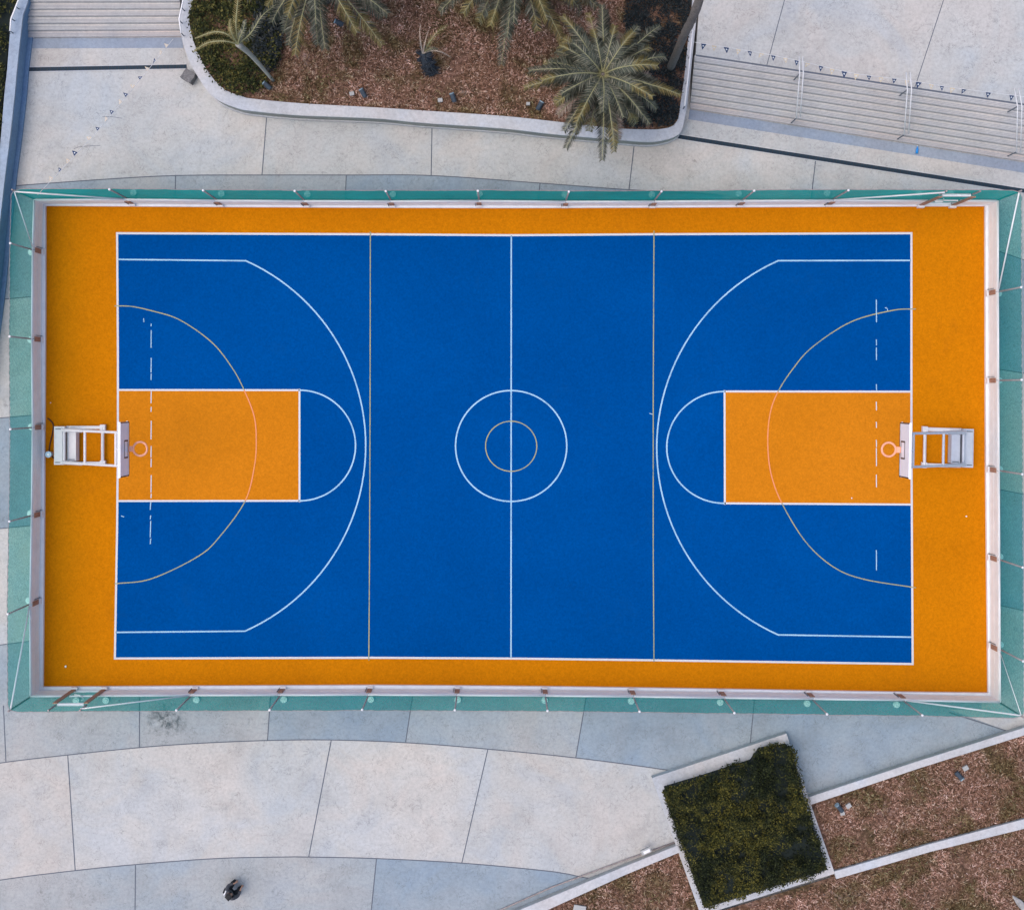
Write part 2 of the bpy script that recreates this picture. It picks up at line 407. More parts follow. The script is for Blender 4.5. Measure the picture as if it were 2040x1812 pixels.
for a in ([(236,776.5),(597,777)], [(234,997.5),(597,997)], [(597,774.5),(597,999.5)], [(1443,779.5),(1813,780)], [(1443,1002),(1815,1004.5)], [(1443,777),(1443.6,1004.5)]): m.ribbon(pl(a), w1*.92, ZL+.002)
m.build('key_line', M['line'], court)
m = MB(); m.ribbon(pl([(1018.5,470),(1018,1309)]), w2*.95, ZL); m.build('halfway_line', M['line_ice'], court)
m = MB(); m.ribbon(pl(arcp(1018.3,888,110.7,110.2,0,360,96)[:-1]), w2, ZL+.002, closed=True); m.build('centre_circle', M['line_ice'], court)
m = MB(); a = arcp(1018.3,888.5,51,49.8,0,360,64)[:-1]; m.ribbon(pl(a), w3, ZL+.004, closed=True); m.build('inner_centre_circle', M['line_tan'], court)
m = MB()
aL = math.degrees(math.asin(368/403)); m.ribbon(pl([(236,517)]+[(x, y) for x, y in arcp(326,887.5,402.8,402.8,-aL,aL+.3)]+[(231,1258.5)]), w2, ZL)
m.build('three_point_line', M['line_ice'], court)
m = MB(); aR = math.degrees(math.asin(372/407)); m.ribbon(pl([(1814,519)]+arcp(1715,891.5,407,407,180+aR,180-aR)+[(1815,1268)]), w2, ZL)
m.build('three_point_line', M['line_ice'], court)
m = MB(); m.ribbon(pl(arcp(597,887,111.5,110,-90,90)), w2, ZL+.004); m.build('free_throw_arc', M['line_ice'], court)
m = MB(); m.ribbon(pl(arcp(1443,890.8,115,111.2,90,270)), w2, ZL+.004); m.build('free_throw_arc', M['line_ice'], court)
for a in ([(738,462),(737.5,800),(736.5,1100),(735,1314)], [(1302.5,460),(1301,800),(1301,1100),(1302.5,1317)]):
    m = MB(); m.ribbon(pl(a), w3, ZL+.006); m.build('tan_cross_line', M['line_tan'], court)
FL = [(229,609.5),(262,610.5),(302,619),(358,637),(421.5,681),(462,731),(487,777),(507,830),(511,880),(507,930),(489,997),(440,1066),(396,1107),(302,1152),(229,1162)]
FR = [(1824,615.5),(1777,618.5),(1694,641.5),(1617,692),(1578,736),(1549.5,780),(1534,822),(1529,878),(1535,941),(1557,1001.5),(1604,1078),(1659,1128),(1719,1152.5),(1824,1170)]
for F, i0, i1, lo, hi in ((FL, 6, 10, 777, 997), (FR, 5, 9, 780, 1002)):
    sp = spline(F, 8)
    a = sp[:i0*8+1]; b = sp[i0*8:i1*8+1]; c = sp[i1*8:]
    m = MB(); m.ribbon(pl(a), w3, ZL+.007); m.ribbon(pl(b), w3*1.15, ZL+.007, 1); m.ribbon(pl(c), w3, ZL+.007)
    m.build('goal_area_arc', [M['line_tan'], M['line_pink']], court)
m = MB()
for y0, y1 in ((645,650),(658,693),(713,742),(744,757),(777,803),(810,820),(838,875),(888,911),(913,930),(946,981),(983,992)):
    m.ribbon([V(302,y0), V(301.6,y1)], w3*.9, ZL+.010, 1 if 777 <= y0 <= 995 else 0)
for y0, y1 in ((1000,1015),(1026,1034),(1037,1070),(1072,1083)): m.ribbon([V(301,y0), V(300,y1)], w3*.9, ZL+.010)
m.ribbon([V(287,634), V(287.5,642)], w3*.7, ZL+.010); m.ribbon([V(242,1027), V(248,1029)], w3*.8, ZL+.010)
m.build('dashed_line', [M['line_ice'], M['line']], court)
m = MB()
for y0, y1 in ((597,642),(676,688),(692,717),(765,777),(800,817),(840,852),(876,890),(892,928),(945,970),(1095,1135)):
    m.ribbon([V(1745,y0), V(1745.3,y1)], w3*.9, ZL+.010, 1 if 779 <= y0 <= 995 else 0)
m.ribbon(pl([(1762,613),(1766,614),(1768,619)]), w3*.7, ZL+.011); m.ribbon(pl([(1293,823),(1300,825)]), w3*.6, ZL+.011)
m.build('dashed_line', [M['line_ice'], M['line']], court)

# ------------------------------------------------------------------ the court fence
def side_fn(pts): return lerp_path(pts)
O_top = side_fn([(88,406),(267,405.4),(444,407.4),(613,408.4),(783,408.8),(955,408.2),(1125,409.6),(1298,409.3),(1471,408),(1647,407),(1967,408)])
O_bot = side_fn([(81,1373.6),(212,1372.5),(392,1371.5),(738,1370.5),(1000,1371.5),(1257,1374),(1434,1376.5),(1785,1381),(1971,1385)])
O_lef = side_fn([(406,88),(500,85),(700,83.5),(850,85),(1000,83.5),(1190,80),(1373.6,81)])
O_rig = side_fn([(408,1967),(600,1967),(900,1968.5),(1385,1971)])
I_top = side_fn([(93,411),(400,413),(700,414.5),(1010,415.5),(1400,414),(1960,411.5)])
I_bot = side_fn([(88,1366),(400,1364),(735,1362.5),(1000,1364),(1300,1368),(1600,1373),(1785,1376),(1966,1378)])
I_lef = side_fn([(411,93),(600,93),(780,92),(1000,91),(1366,88)])
I_rig = side_fn([(411.5,1960),(900,1961),(1378,1966)])
HW, HN = 1.05, 3.0
SIDES = {
 'top': dict(f=O_top, g=I_top, hor=True, out=Vector((0,1,0)), c0=(88,406), c1=(1967,408), i0=(93,411), i1=(1960,411.5), posts=[267,442,613,783,955,1125,1298,1471,1647,1830,1893], gate=(1830,1893)),
 'bottom': dict(f=O_bot, g=I_bot, hor=True, out=Vector((0,-1,0)), c0=(81,1373.6), c1=(1971,1385), i0=(88,1366), i1=(1966,1378), posts=[153,212,392,566,739,912,1085,1257,1434,1607,1785], gate=(153,212)),
 'left': dict(f=O_lef, g=I_lef, hor=False, out=Vector((-1,0,0)), c0=(88,406), c1=(81,1373.6), i0=(93,411), i1=(88,1366), posts=[503,677,850,1022,1195], gate=None),
 'right': dict(f=O_rig, g=I_rig, hor=False, out=Vector((1,0,0)), c0=(1967,408), c1=(1971,1385), i0=(1960,411.5), i1=(1966,1378), posts=[585,758,934,1108,1283], gate=None)}
LAB = {'top': 'long white board fence with green net along the top side of the court',
       'bottom': 'long white board fence with green net along the bottom side of the court',
       'left': 'short grey-white board fence with green net behind the left hoop',
       'right': 'short pinkish-white board fence with green net behind the right hoop'}
fences = {}
for key, sd in SIDES.items():
    f, g, out = sd['f'], sd['g'], sd['out']
    def O(t, z=0.0, off=0.0): return (V(t, f(t), z) if sd['hor'] else V(f(t), t, z))+out*off
    def I(t, z=0.0, off=0.0): return (V(t, g(t), z) if sd['hor'] else V(g(t), t, z))+out*off
    c0 = V(*sd['c0']); c1 = V(*sd['c1']); i0 = V(*sd['i0']); i1 = V(*sd['i1'])
    t0 = sd['c0'][0 if sd['hor'] else 1]; t1 = sd['c1'][0 if sd['hor'] else 1]
    fe = thing('perimeter_fence', (c0+c1)/2, LAB[key], 'fence', 'fences around the court'); fences[key] = fe
    st = [t0]+sd['posts']+[t1]
    # kerb the boards stand on
    ks = MB(); ts = [t for t in st]
    A = [i0]+[I(t) for t in sd['posts']]+[i1]; B = [c0]+[O(t, 0, .02) for t in sd['posts']]+[c1]
    ks.strip(A, B, 0, .16); ks.build('kerb', M['kerb_white'], fe)
    along = (c1-c0).normalized(); ang = math.atan2(along.y, along.x)
    for a, b in zip(st, st[1:]):
        if sd['gate'] and a == sd['gate'][0]: continue
        pa = c0 if a == t0 else O(a); pb = c1 if b == t1 else O(b)
        d = (pb-pa).normalized(); nrm = -out
        bd = MB()
        for k in range(4):
            z0 = .175+k*.212; z1 = z0+.200; th = .03+(.004 if k % 2 else 0)
            q = [pa+d*.01, pb-d*.01, pb-d*.01+nrm*th, pa+d*.01+nrm*th]
            bd.prism(q, z0, z1)
        bd.build('board_panel', M['board'], fe)
        rl = MB(); rl.smooth = True; rl.tube([Vector((pa.x, pa.y, HW-.005)), Vector((pb.x, pb.y, HW-.005))], .030, 8); rl.build('top_rail', M['cap_white'], fe)
    for t in sd['posts']:
        isg = sd['gate'] and t in sd['gate']
        p = O(t)
        if not isg:
            po = MB(); po.smooth = True; po.tube([p+Vector((0,0,.1))+out*.05, p+Vector((0,0,HN))+out*.05], .027, 8)
            po.tube([p+Vector((0,0,HN-.02))+out*.05, p+Vector((0,0,HN+.03))+out*.05], .04, 8, 1)
            pobj = po.build('post', [M['pole'], M['cap_white']], fe)
            q = MB(); q.box(p-out*.052+Vector((0,0,.62)), (.165, .025, .58), ang); q.build('mounting_plate', M['rust'], pobj)
            q = MB(); q.box(p-out*.085+Vector((0,0,.22)), (.20, .07, .13), ang)
            q.box(p-out*.05-along*.13+Vector((0,0,.40)), (.012, .04, .70), ang, 1); q.build('bracket', [M['cap_white'], M['steel_dark']], pobj)
        fo = MB(); pf = p+out*.37; fo.smooth = False
        fo.tube([pf, pf+Vector((0,0,.10))], [.115,.115], 20); fo.tube([pf+Vector((0,0,.10)), pf+Vector((0,0,.115))], [.07,.06], 14, 0)
        fo.build('footing', [M['footing'], M['kerb']], fe)
    # net
    nt = MB(); n = 160; rows = 6
    for i in range(n+1):
        t = t0+(t1-t0)*i/n; p = c0 if i == 0 else (c1 if i == n else O(t))
        for r in range(rows+1):
            z = .12+(HN-.12-(.07 if i % 2 else 0))*r/rows
            w = .02*noise.noise(Vector((i*.35, r*.7, len(key))))+(.0 if i in (0, n) else .075)
            nt.v.append(Vector((p.x, p.y, z))+out*w)
    for i in range(n):
        for r in range(rows):
            a = i*(rows+1)+r; nt.f.append([a, a+rows+1, a+rows+2, a+1]); nt.m.append(0)
    nt.build('netting', NETS[key], fe)
    rp = MB(); rp.tube([nt.v[i*(rows+1)+rows]+Vector((0,0,.01+(.05 if i % 2 else 0))) for i in range(n+1)], .010, 4); rp.build('edge_rope', M['pole'], fe)
def corner_post(fe, c, o1):
    p = V(*c)+o1*.05; m = MB(); m.smooth = True; m.tube([p, p+Vector((0,0,HN+.02))], .032, 8); m.build('post', M['pole'], fe)
corner_post(fences['top'], (88,406), Vector((-1,1,0))); corner_post(fences['top'], (1967,408), Vector((1,1,0)))
corner_post(fences['bottom'], (81,1373.6), Vector((-1,-1,0))); corner_post(fences['bottom'], (1971,1385), Vector((1,-1,0)))
def brace(key, a, b, r=.027):
    out = SIDES[key]['out']; m = MB(); m.smooth = True
    m.tube([V(a[0], a[1], HN-.05)+out*.0, V(b[0], b[1], HW+.06)+out*.0], r, 8); m.build('brace', M['cap_white'], fences[key])
brace('top', (88,406), (262,405.4)); brace('top', (1828,407.6), (1650,407))
brace('left', (88,406), (86,498), .018); brace('left', (81,1373.6), (80,1198))
brace('right', (1967,408), (1967,580)); brace('right', (1971,1385), (1970,1288), .012)
brace('bottom', (1971,1385), (1789,1381)); brace('bottom', (212,1372.5), (388,1371.5), .022)
# gates
def gate(a, b, fn, out, label):
    pa, pb = V(a, fn(a)), V(b, fn(b)); g = thing('net_gate', (pa+pb)/2, label, 'gate', 'gates in the court fence')
    ang = math.atan2((pb-pa).y, (pb-pa).x); d = (pb-pa).normalized()
    for p, sg in ((pa, 1), (pb, -1)):
        m = MB(); m.box(p-out*.06+Vector((0,0,1.32)), (.15, .04, 2.1), ang); m.box(p-out*.10+Vector((0,0,.24)), (.22, .10, .20), ang, 2)
        m.tube([p+Vector((0,0,2.3))+out*.03, p+Vector((0,0,HN+.03))+out*.03], .03, 8, 1)
        m.build('gate_post', [M['rust'], M['pole'], M['cap_white']], g)
    for z, r in ((.30,.035),(HW,.028),(2.32,.05)):
        m = MB(); m.tube([pa+d*.08+Vector((0,0,z)), pb-d*.08+Vector((0,0,z))], r, 8); m.build('gate_bar', M['cap_white'], g)
    m = MB(); q0 = pa+d*.25+Vector((0,0,HW))-out*.05
    m.tube(spline([q0, q0+d*.22+Vector((0,0,.12)), q0+d*.30+Vector((0,0,-.05))-out*.05+out*.2, q0+d*.2+out*.22+Vector((0,0,-.1))], 5), .02, 6)
    m.build('latch', M['cap_white'], g)
    m = MB(); m.sheet([pa-out*.0, pb, pb+out*.03, pa+out*.03], .17); m.build('threshold', M['steel_dark'], g)
gate(153, 212, O_bot, Vector((0,-1,0)), 'small gate with rusty posts in the bottom fence near its left corner')
gate(1830, 1893, O_top, Vector((0,1,0)), 'small gate with rusty posts in the top fence near its right corner')

# ------------------------------------------------------------------ hoops
def hoop(loc, sx, yaw, label, arm, base_m, board_m):
    t = thing('basketball_hoop', loc, label, 'basketball hoop', 'portable hoops at the two ends')
    L = Vector(loc)
    def X(x, y, z):
        x *= sx; return L+Vector((x*math.cos(yaw)-y*math.sin(yaw), x*math.sin(yaw)+y*math.cos(yaw), z))
    def bar(name, segs, mat, r, n=8, parent=t):
        m = MB(); 
        for a, b in segs: m.tube([X(*a), X(*b)], r, n)
        return m.build(name, mat, parent)
    def bx(m, x0, x1, y0, y1, z0, z1, mi=0): m.prism([X(x0,y0,0), X(x1,y0,0), X(x1,y1,0), X(x0,y1,0)], L.z+z0, L.z+z1, mi)
    m = MB(); bx(m, -2.12, -1.75, -.67, .67, .04, .38); bx(m, -2.07, -1.82, -.56, .56, .38, .42, 2); bx(m, -2.08, -1.81, .575, .605, .38, .385, 1); bx(m, -2.08, -1.81, -.605, -.575, .38, .385, 1)
    m.build('ballast_box', [base_m, M['steel_dark'], arm], t, .01)
    m = MB(); bx(m, -1.64, -1.34, -.53, .53, .05, .42); bx(m, -1.60, -1.38, -.50, -.47, .42, .425, 1)
    m.build('front_box', [base_m, M['steel_dark']], t, .015)
    for y in (-.63, .63):
        m = MB(); bx(m, -1.76, -.56, y-.055, y+.055, .03, .14)
        m.build('base_leg', M['hoop_white'], t, .01)
        m = MB(); m.tube([X(-.48, y-.10, .11), X(-.48, y+.10, .11)], .10, 12); bx(m, -.57, -.39, y-.09, y+.09, .17, .22); m.build('wheel', M['hoop_white'], t)
    bar('cross_tube', [((-.48,-.62,.18),(-.48,.62,.18))], M['hoop_white'], .055)
    bar('rear_shaft', [((-1.69,-.60,.62),(-1.69,.60,.62))], arm, .05)
    m = MB()
    for y in (-.56, .56):
        m.tube([X(-1.62,y,.1), X(-1.62,y,1.0)], .05, 8)
    m.build('mast', arm, t)
    for y in (-.56, .56):
        m = MB(); bm0 = (-1.62, y, 1.0); bm1 = (1.02, y*.98, 3.35)
        m.tube([X(*bm0), X(*bm1)], .042, 8); m.tube([X(-1.66,y,.92), X(-.75,y,1.70)], .065, 8)
        m.build('boom', arm, t)
        m = MB(); m.tube([X(-1.45,y*1.05,.50), X(.75,y*1.0,2.95)], .022, 6); m.build('strut', arm, t)
    def onb(q): return (-1.62+2.64*q, 1.0+2.35*q)
    for q, r in ((.40, .045), (.93, .045)):
        x, z = onb(q); bar('cross_bar', [((x,-.54,z),(x,.54,z))], arm, r)
    x, z = onb(.93); bar('board_mount', [((x,0,z),(1.17,0,3.4)),((1.02,-.56,3.35),(1.15,-.56,3.35)),((1.02,.56,3.35),(1.15,.56,3.35))], arm, .03)
    # backboard
    m = MB(); bx(m, 1.16, 1.20, -.90, .90, 2.90, 3.95); bd = m.build('backboard', board_m, t)
    m = MB(); bx(m, 1.12, 1.16, -.92, .92, 3.88, 3.97); bx(m, 1.12, 1.155, -.92, .92, 2.89, 2.95); m.build('board_frame', M['cap_white'], bd)
    m = MB()
    e = .004
    for (y0, y1, z0, z1) in ((-.90,-.86,2.90,3.95),(.86,.90,2.90,3.95),(-.86,.86,2.90,2.94)): bx(m, 1.20, 1.20+e, y0, y1, z0, z1)
    m.build('board_edge', M['black'], bd)
    m = MB()
    for (y0, y1, z0, z1) in ((-.30,-.25,3.05,3.50),(.25,.30,3.05,3.50),(-.25,.25,3.45,3.50),(-.25,.25,3.05,3.09)): bx(m, 1.20, 1.20+e, y0, y1, z0, z1)
    m.build('target_square', M['black'], bd)
    m = MB(); bx(m, 1.205, 1.38, -.09, .09, 3.00, 3.07); m.build('rim_bracket', M['rim'], t, .01)
    m = MB(); m.smooth = True; m.tube([X(1.20+.40+.228*math.cos(a), .228*math.sin(a), 3.05) for a in [k*2*math.pi/32 for k in range(33)]], .036, 8, caps=False)
    m.build('rim', M['rim'], t)
    return t
hoop(V(235,886.5,.03), 1, R(0), 'white portable hoop with grey board at the left end of the court', M['hoop_white'], M['hoop_white'], M['back_board'])
hoop(V(1811.5,889.5,.03), -1, R(-1.1), 'white portable hoop with bright board and shade-tinted arms at the right end of the court', M['hoop_white_shaded'], M['hoop_white_shaded'], M['back_board'])

m = MB(); c = P(96,905,.34); m.smooth = False; m.tube([Vector((c.x,c.y,.03)), Vector((c.x,c.y,.34))], [.085,.11], 20); m.tube([Vector((c.x,c.y,.34)), Vector((c.x,c.y,.36))], [.05,.05], 14, 1)
tag(m.build('bucket', [M['bucket'], M['footing']]), 'small pale blue round bucket between the left fence and the hoop base', 'bucket')
m = MB(); m.smooth = True; m.tube(spline([tuple(P(x,y,z)) for x,y,z in ((95,833,.05),(100,837,.06),(106,846,.06),(104,865,.06),(100,882,.06),(98,898,.06),(103,908,.06),(108,914,.06))], 6), .022, 6)
tag(m.build('hose', M['hose']), 'dark brown hose bent on the orange floor behind the left hoop', 'hose')

# ------------------------------------------------------------------ stairs, upper plazas, drains
def stair(name, tl, tr, bl_, br, n, mats, grooves=3):
    # tl,tr: sight positions of the upper edge at full height; bl_,br: foot of the lowest riser
    m = MB(); rise = .10; top = n*rise
    TL, TR_, BL, BR = P(*tl, top), P(*tr, top), P(*bl_, 0), P(*br, 0)
    for i in range(n):
        z0, z1 = i*rise, (i+1)*rise; f0, f1 = i/n, (i+1)/n
        a, b = BL.lerp(TL, f0), BR.lerp(TR_, f0); c, d = BR.lerp(TR_, f1), BL.lerp(TL, f1)
        m.prism([a, b, c, d], .0, z1, 1 if i == 0 else 0)
        for k in range(grooves):
            q = .10+k*.22; e = a.lerp(d, q); g = b.lerp(c, q); m.ribbon([e, g], .022, z1+.002, 2)
        m.ribbon([a.lerp(d, .985), b.lerp(c, .985)], .03, z1+.004, 2)
    o = m.build(name, mats); tag(o, kind='structure'); return top
tz = stair('stone_steps', (1384,110), (2400,262), (1374,217), (2400,380), 8, [M['step'], M['step_warm'], M['groove']])
stair('stone_steps', (44,-38), (357,-38), (52,76), (362,74), 8, [M['step'], M['step_warm'], M['groove']])
up = MB(); e = [P(1386,110,tz), P(2400,262,tz), P(2400,-900,tz), P(1460,-900,tz), P(1396,-40,tz), P(1394,0,tz)]
up.prism([(v.x, v.y) for v in e], 0, tz-.002, 0)
for a, b in (((1563,0),(1527,133)), ((1880,0),(1822,176))):
    d = ((b[0]-a[0])/(b[1]-a[1])); up.ribbon([P(a[0]-d*500, -500, tz), P(b[0], b[1], tz)], J*.8, tz+.003, 1)
up.ribbon([P(1386,110.5,tz), P(2400,262.5,tz)], .06, tz+.005, 1)
tag(up.build('upper_plaza', [M['slab_pale'], M['joint']]), kind='structure')
up = MB(); up.prism([P(40,-40,tz), P(357,-40,tz), P(380,-900,tz), P(0,-900,tz)], 0, tz-.003); tag(up.build('upper_landing', [M['slab_pale']]), kind='structure')
m = MB(); m.sheet([P(1374,218), P(2400,381), P(2400,402), P(1371,238)], .014); m.sheet([P(50,77), P(362,75), P(366,96), P(49,97)], .014)
tag(m.build('tactile_strip', M['tactile']), kind='structure')
m = MB(); m.sheet([P(1372,238), P(2400,402), P(2400,436), P(1352,271)], .012); m.sheet([P(49,97), P(366,96), P(374,131), P(47,137)], .012)
tag(m.build('lower_landing', M['slab_pale']), kind='structure')
m = MB()
for a, b, w in (((1345,271.5),(2400,437),8.2), ((47,139),(372,133),8)):
    pa, pb = P(*a), P(*b); m.ribbon([pa, pb], w/S, .022, 0); L_ = (pb-pa).length; d = (pb-pa).normalized(); nrm = Vector((-d.y, d.x, 0))
    for sgn in (-1, 1): m.ribbon([pa+nrm*sgn*(w/2+.8)/S, pb+nrm*sgn*(w/2+.8)/S], .03, .026, 1)
    k = 0
    while k*.12 < L_:
        q = pa+d*k*.12; m.ribbon([q-nrm*w/2/S*.8, q+nrm*w/2/S*.8], .018, .024, 2); k += 1
tag(m.build('drain_channel', [M['grate'], M['kerb'], M['black']]), kind='structure')

def handrail(pairs, zt, zb, label, n_posts=2, grp=None, r=.021):
    a = P(*pairs[0][0], zt); t = thing('handrail', Vector((a.x, a.y, 0)), label, 'handrail', grp)
    for (pt, pb) in pairs:
        A, B = P(*pt, zt), P(*pb, zb); d = (A-B); A2 = A; kink = B+(A-B)*.68; kink.z = zt
        m = MB(); m.smooth = True; m.tube([A2, Vector((A.x+(B.x-A.x)*.30, A.y+(B.y-A.y)*.30, zt)), Vector((B.x, B.y, zb))], r, 8); m.build('rail', M['rail_grey'], t)
    for q in ([.30, 1.0] if n_posts == 2 else [0.05, .5, .95]):
        m = MB()
        for (pt, pb) in pairs[:1]:
            A, B = P(*pt, zt), P(*pb, zb); x = A.lerp(B, q); z = zt if q <= .3 else zt+(zb-zt)*(q-.3)/.7
            m.tube([Vector((x.x, x.y, max(0, z-.9))), Vector((x.x, x.y, z))], .022, 8)
        m.build('rail_post', M['steel_dark'], t)
hg = 'double handrails on the wide steps'
handrail([((1592,113),(1586,236)), ((1599,113),(1594,233))], tz+.85, .90, 'double white handrail on the wide steps, nearest to the palm', grp=hg)
handrail([((1805,144),(1801,269)), ((1813,144),(1810,266))], tz+.85, .90, 'double white handrail on the wide steps, the middle one of three', grp=hg)
handrail([((2021,177),(2025,303)), ((2030,177),(2033,303))], tz+.85, .90, 'double white handrail on the wide steps, by the right edge', grp=hg)
def wallrail(pts, z, zb, label):
    q = [P(x, y, z) for x, y in pts]; t = thing('handrail', Vector((q[0].x, q[0].y, zb)), label, 'handrail')
    m = MB(); m.smooth = True; m.tube(q, .030, 8); m.build('rail', M['cap_white'], t)
    rs = resample(q, 4)
    for p in rs: 
        m = MB(); m.tube([Vector((p.x, p.y, zb)), Vector((p.x, p.y, z))], .02, 6); m.build('rail_post', M['steel_dark'], t)
wallrail([(1380,60),(1372,140),(1364,212)], 1.15, .76, 'single white rail on the planter wall beside the wide steps')
wallrail([(40,-10),(37,0),(22,38),(20,62)], 1.15, .76, 'white rail on the curved blue-grey wall at the top left corner')
wallrail([(366,-10),(364,5),(357,38),(361,66)], 1.15, .76, 'white rail on the planter wall beside the narrow steps')

# ------------------------------------------------------------------ planters and walls
def pts_at(pts, z): return [P(x, y, z) for x, y in pts]
ZP = .76
outer = [(420,-420),(385,-120),(366,-10),(357,38),(360,65),(366,91),(379,126),(396,156),(412,179),(435,200),(468,214),(500,221),(598,230),(745,236),(843,245),(1000,256),(1097,267),(1232,279),(1293,283),(1325,279),(1345,272),(1357,262),(1363,240),(1369,208),(1376,147),(1381,98),(1389,25),(1391,0),(1402,-120),(1430,-420)]
inner = [(440,-420),(405,-120),(386,-10),(377,38),(380,60),(386,84),(403,124),(424,156),(436,168),(452,181),(482,192),(505,197),(600,206),(745,214),(868,222),(1000,231),(1087,240),(1220,255),(1290,258),(1318,257),(1338,252),(1348,242),(1352,232),(1356,205),(1364,147),(1369,98),(1377,25),(1379,0),(1388,-120),(1412,-420)]
so = spline([tuple(p)[:2] for p in pts_at(outer, ZP)], 5); si = spline([tuple(p)[:2] for p in pts_at(inner, ZP)], 5)
pw = thing('planter_wall', (V(850,200).x, V(850,200).y, 0), 'long curved concrete planter wall around the palms above the court', 'planter wall')
m = MB(); m.strip(so, si, ZP-.10, ZP); m.build('wall_cap', M['kerb'], pw)
ctr = [(a+b)/2 for a, b in zip(so, si)]
so2 = [a+(c-a).normalized()*.012 for a, c in zip(so, ctr)]; si2 = [a+(c-a).normalized()*.035 for a, c in zip(si, ctr)]
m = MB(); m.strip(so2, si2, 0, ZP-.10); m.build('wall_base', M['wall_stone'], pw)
def offs(a, c, k): return a+(a-c).normalized()*k
so3 = [offs(a, c, .035) for a, c in zip(so, ctr)]
m = MB(); m.strip(so3, so2, 0, .12); m.build('footing_course', M['kerb'], pw)
soil1 = si2+[]
m = MB(); m.sheet(si2, ZP-.07); tag(m.build('planter_soil', M['soil']), kind='structure')

rw_l = [(60,-160),(44,-50),(38,0),(22,40),(20,62),(14,140),(9,185),(2,270),(-5,340),(-15,450),(-32,600),(-60,800)]
rw_r = [(78,-160),(62,-50),(56,0),(46,30),(42,62),(34,135),(29,190),(19,280),(10,350),(-1,450),(-16,600),(-44,800)]
a = spline([tuple(p)[:2] for p in pts_at(rw_l, .85)], 5); b = spline([tuple(p)[:2] for p in pts_at(rw_r, .85)], 5)
rw = thing('retaining_wall', (a[20].x, a[20].y, 0), 'curved blue-grey retaining wall down the left edge of the photo', 'wall')
m = MB(); m.strip(a, b, .75, .85); m.build('wall_cap', M['wall_cap_blue'], rw)
ce = [(p+q)/2 for p, q in zip(a, b)]; b2 = [p+(c-p).normalized()*.02 for p, c in zip(b, ce)]
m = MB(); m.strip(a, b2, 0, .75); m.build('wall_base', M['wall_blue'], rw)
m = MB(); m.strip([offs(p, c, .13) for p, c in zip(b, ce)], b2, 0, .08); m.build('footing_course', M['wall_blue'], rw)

pp = [P(x, y, .05) for x, y in ((1347,1676),(1240,1714),(1100,1766),(1010,1806),(860,1872))]
m = MB(); m.smooth = True; m.tube(pp, .028, 8); tag(m.build('pipe', M['pole']), 'thin dark pipe running along the foot of the low wall left of the hedge', 'pipe')

# lower right: hedge box, kerbs and dry grass terraces
q = [V(1297,1544), V(1563,1456), V(1659,1733), V(1393.6,1816)]
hb = thing('hedge_planter', ((q[0].x+q[2].x)/2, (q[0].y+q[2].y)/2, 0), 'square concrete planter box holding the dense hedge at the lower right', 'planter')
def inset(q, d):
    c = sum(q, Vector((0,0,0)))/len(q); out = []
    n = len(q)
    for i in range(n):
        e1 = (q[i]-q[i-1]).normalized(); e2 = (q[(i+1) % n]-q[i]).normalized()
        n1 = Vector((-e1.y, e1.x, 0)); n2 = Vector((-e2.y, e2.x, 0))
        if n1.dot(c-q[i]) < 0: n1 = -n1
        if n2.dot(c-q[i]) < 0: n2 = -n2
        out.append(q[i]+(n1+n2)*d/(1+n1.dot(n2)))
    return out
qi = inset(q, .20); dn = (q[3]-q[0]).normalized()*.32; qi = [qi[0]+dn, qi[1]+dn, qi[2], qi[3]]
m = MB(); m.strip(q+[q[0]], qi+[qi[0]], .0, .31); m.build('planter_wall', M['kerb'], hb)
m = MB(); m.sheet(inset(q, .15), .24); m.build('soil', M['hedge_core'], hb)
def kerbwall(name, up_, lo, z, label, mats=None):
    A, B = pts_at(up_, z), pts_at(lo, z); o = thing(name, ((A[0].x+A[-1].x)/2, (A[0].y+A[-1].y)/2, 0), label, 'kerb wall')
    m = MB(); m.strip(A, B, z-.08, z); m.build('wall_cap', M['kerb'], o)
    m = MB(); m.strip([p+(r-p).normalized()*.02 for p, r in zip(A, B)], B, 0, z-.08); m.build('wall_base', M['slab_pale'], o)
kerbwall('low_wall', [(1612,1587),(1830,1515),(2040,1449),(2400,1335)], [(1616,1602),(1833,1529),(2040,1464),(2400,1350)], .36, 'low concrete wall from the hedge planter up to the court corner')
kerbwall('low_wall', [(1662,1735),(1850,1681),(2040,1631),(2400,1540)], [(1666,1750),(1853,1696),(2040,1650),(2400,1560)], .40, 'low concrete wall between the two dry grass terraces at the lower right')
kerbwall('low_wall', [(1350,1683),(1240,1727),(1020,1818),(860,1890),(400,2120)], [(1356,1696),(1245,1742),(1090,1812),(880,1902),(420,2140)], .36, 'low concrete wall with a white box from the hedge planter to the bottom edge')
m = MB(); m.sheet(pts_at([(1600,1590),(1833,1526),(2040,1461),(2400,1347),(2400,1548),(2040,1640),(1853,1688),(1655,1748)], .20), .20)
m.sheet(pts_at([(1664,1744),(1853,1692),(2040,1644),(2400,1555),(2400,2400),(1380,2400),(1396,1826)], .25), .25)
m.sheet(pts_at([(1352,1692),(1245,1740),(1090,1810),(880,1900),(420,2138),(420,2400),(1400,2400),(1408,1815)], .19), .19)
tag(m.build('terrace_soil', M['soil']), kind='structure')
m = MB(); c = P(1287,1694,.42); m.box(c, (.36,.17,.10), R(24)); m.box(c+Vector((.02,0,.06)), (.24,.10,.03), R(24), 1)
tag(m.build('junction_box', [M['box_pale'], M['cap_white']]), 'long white junction box lying on the low wall left of the hedge', 'junction box')

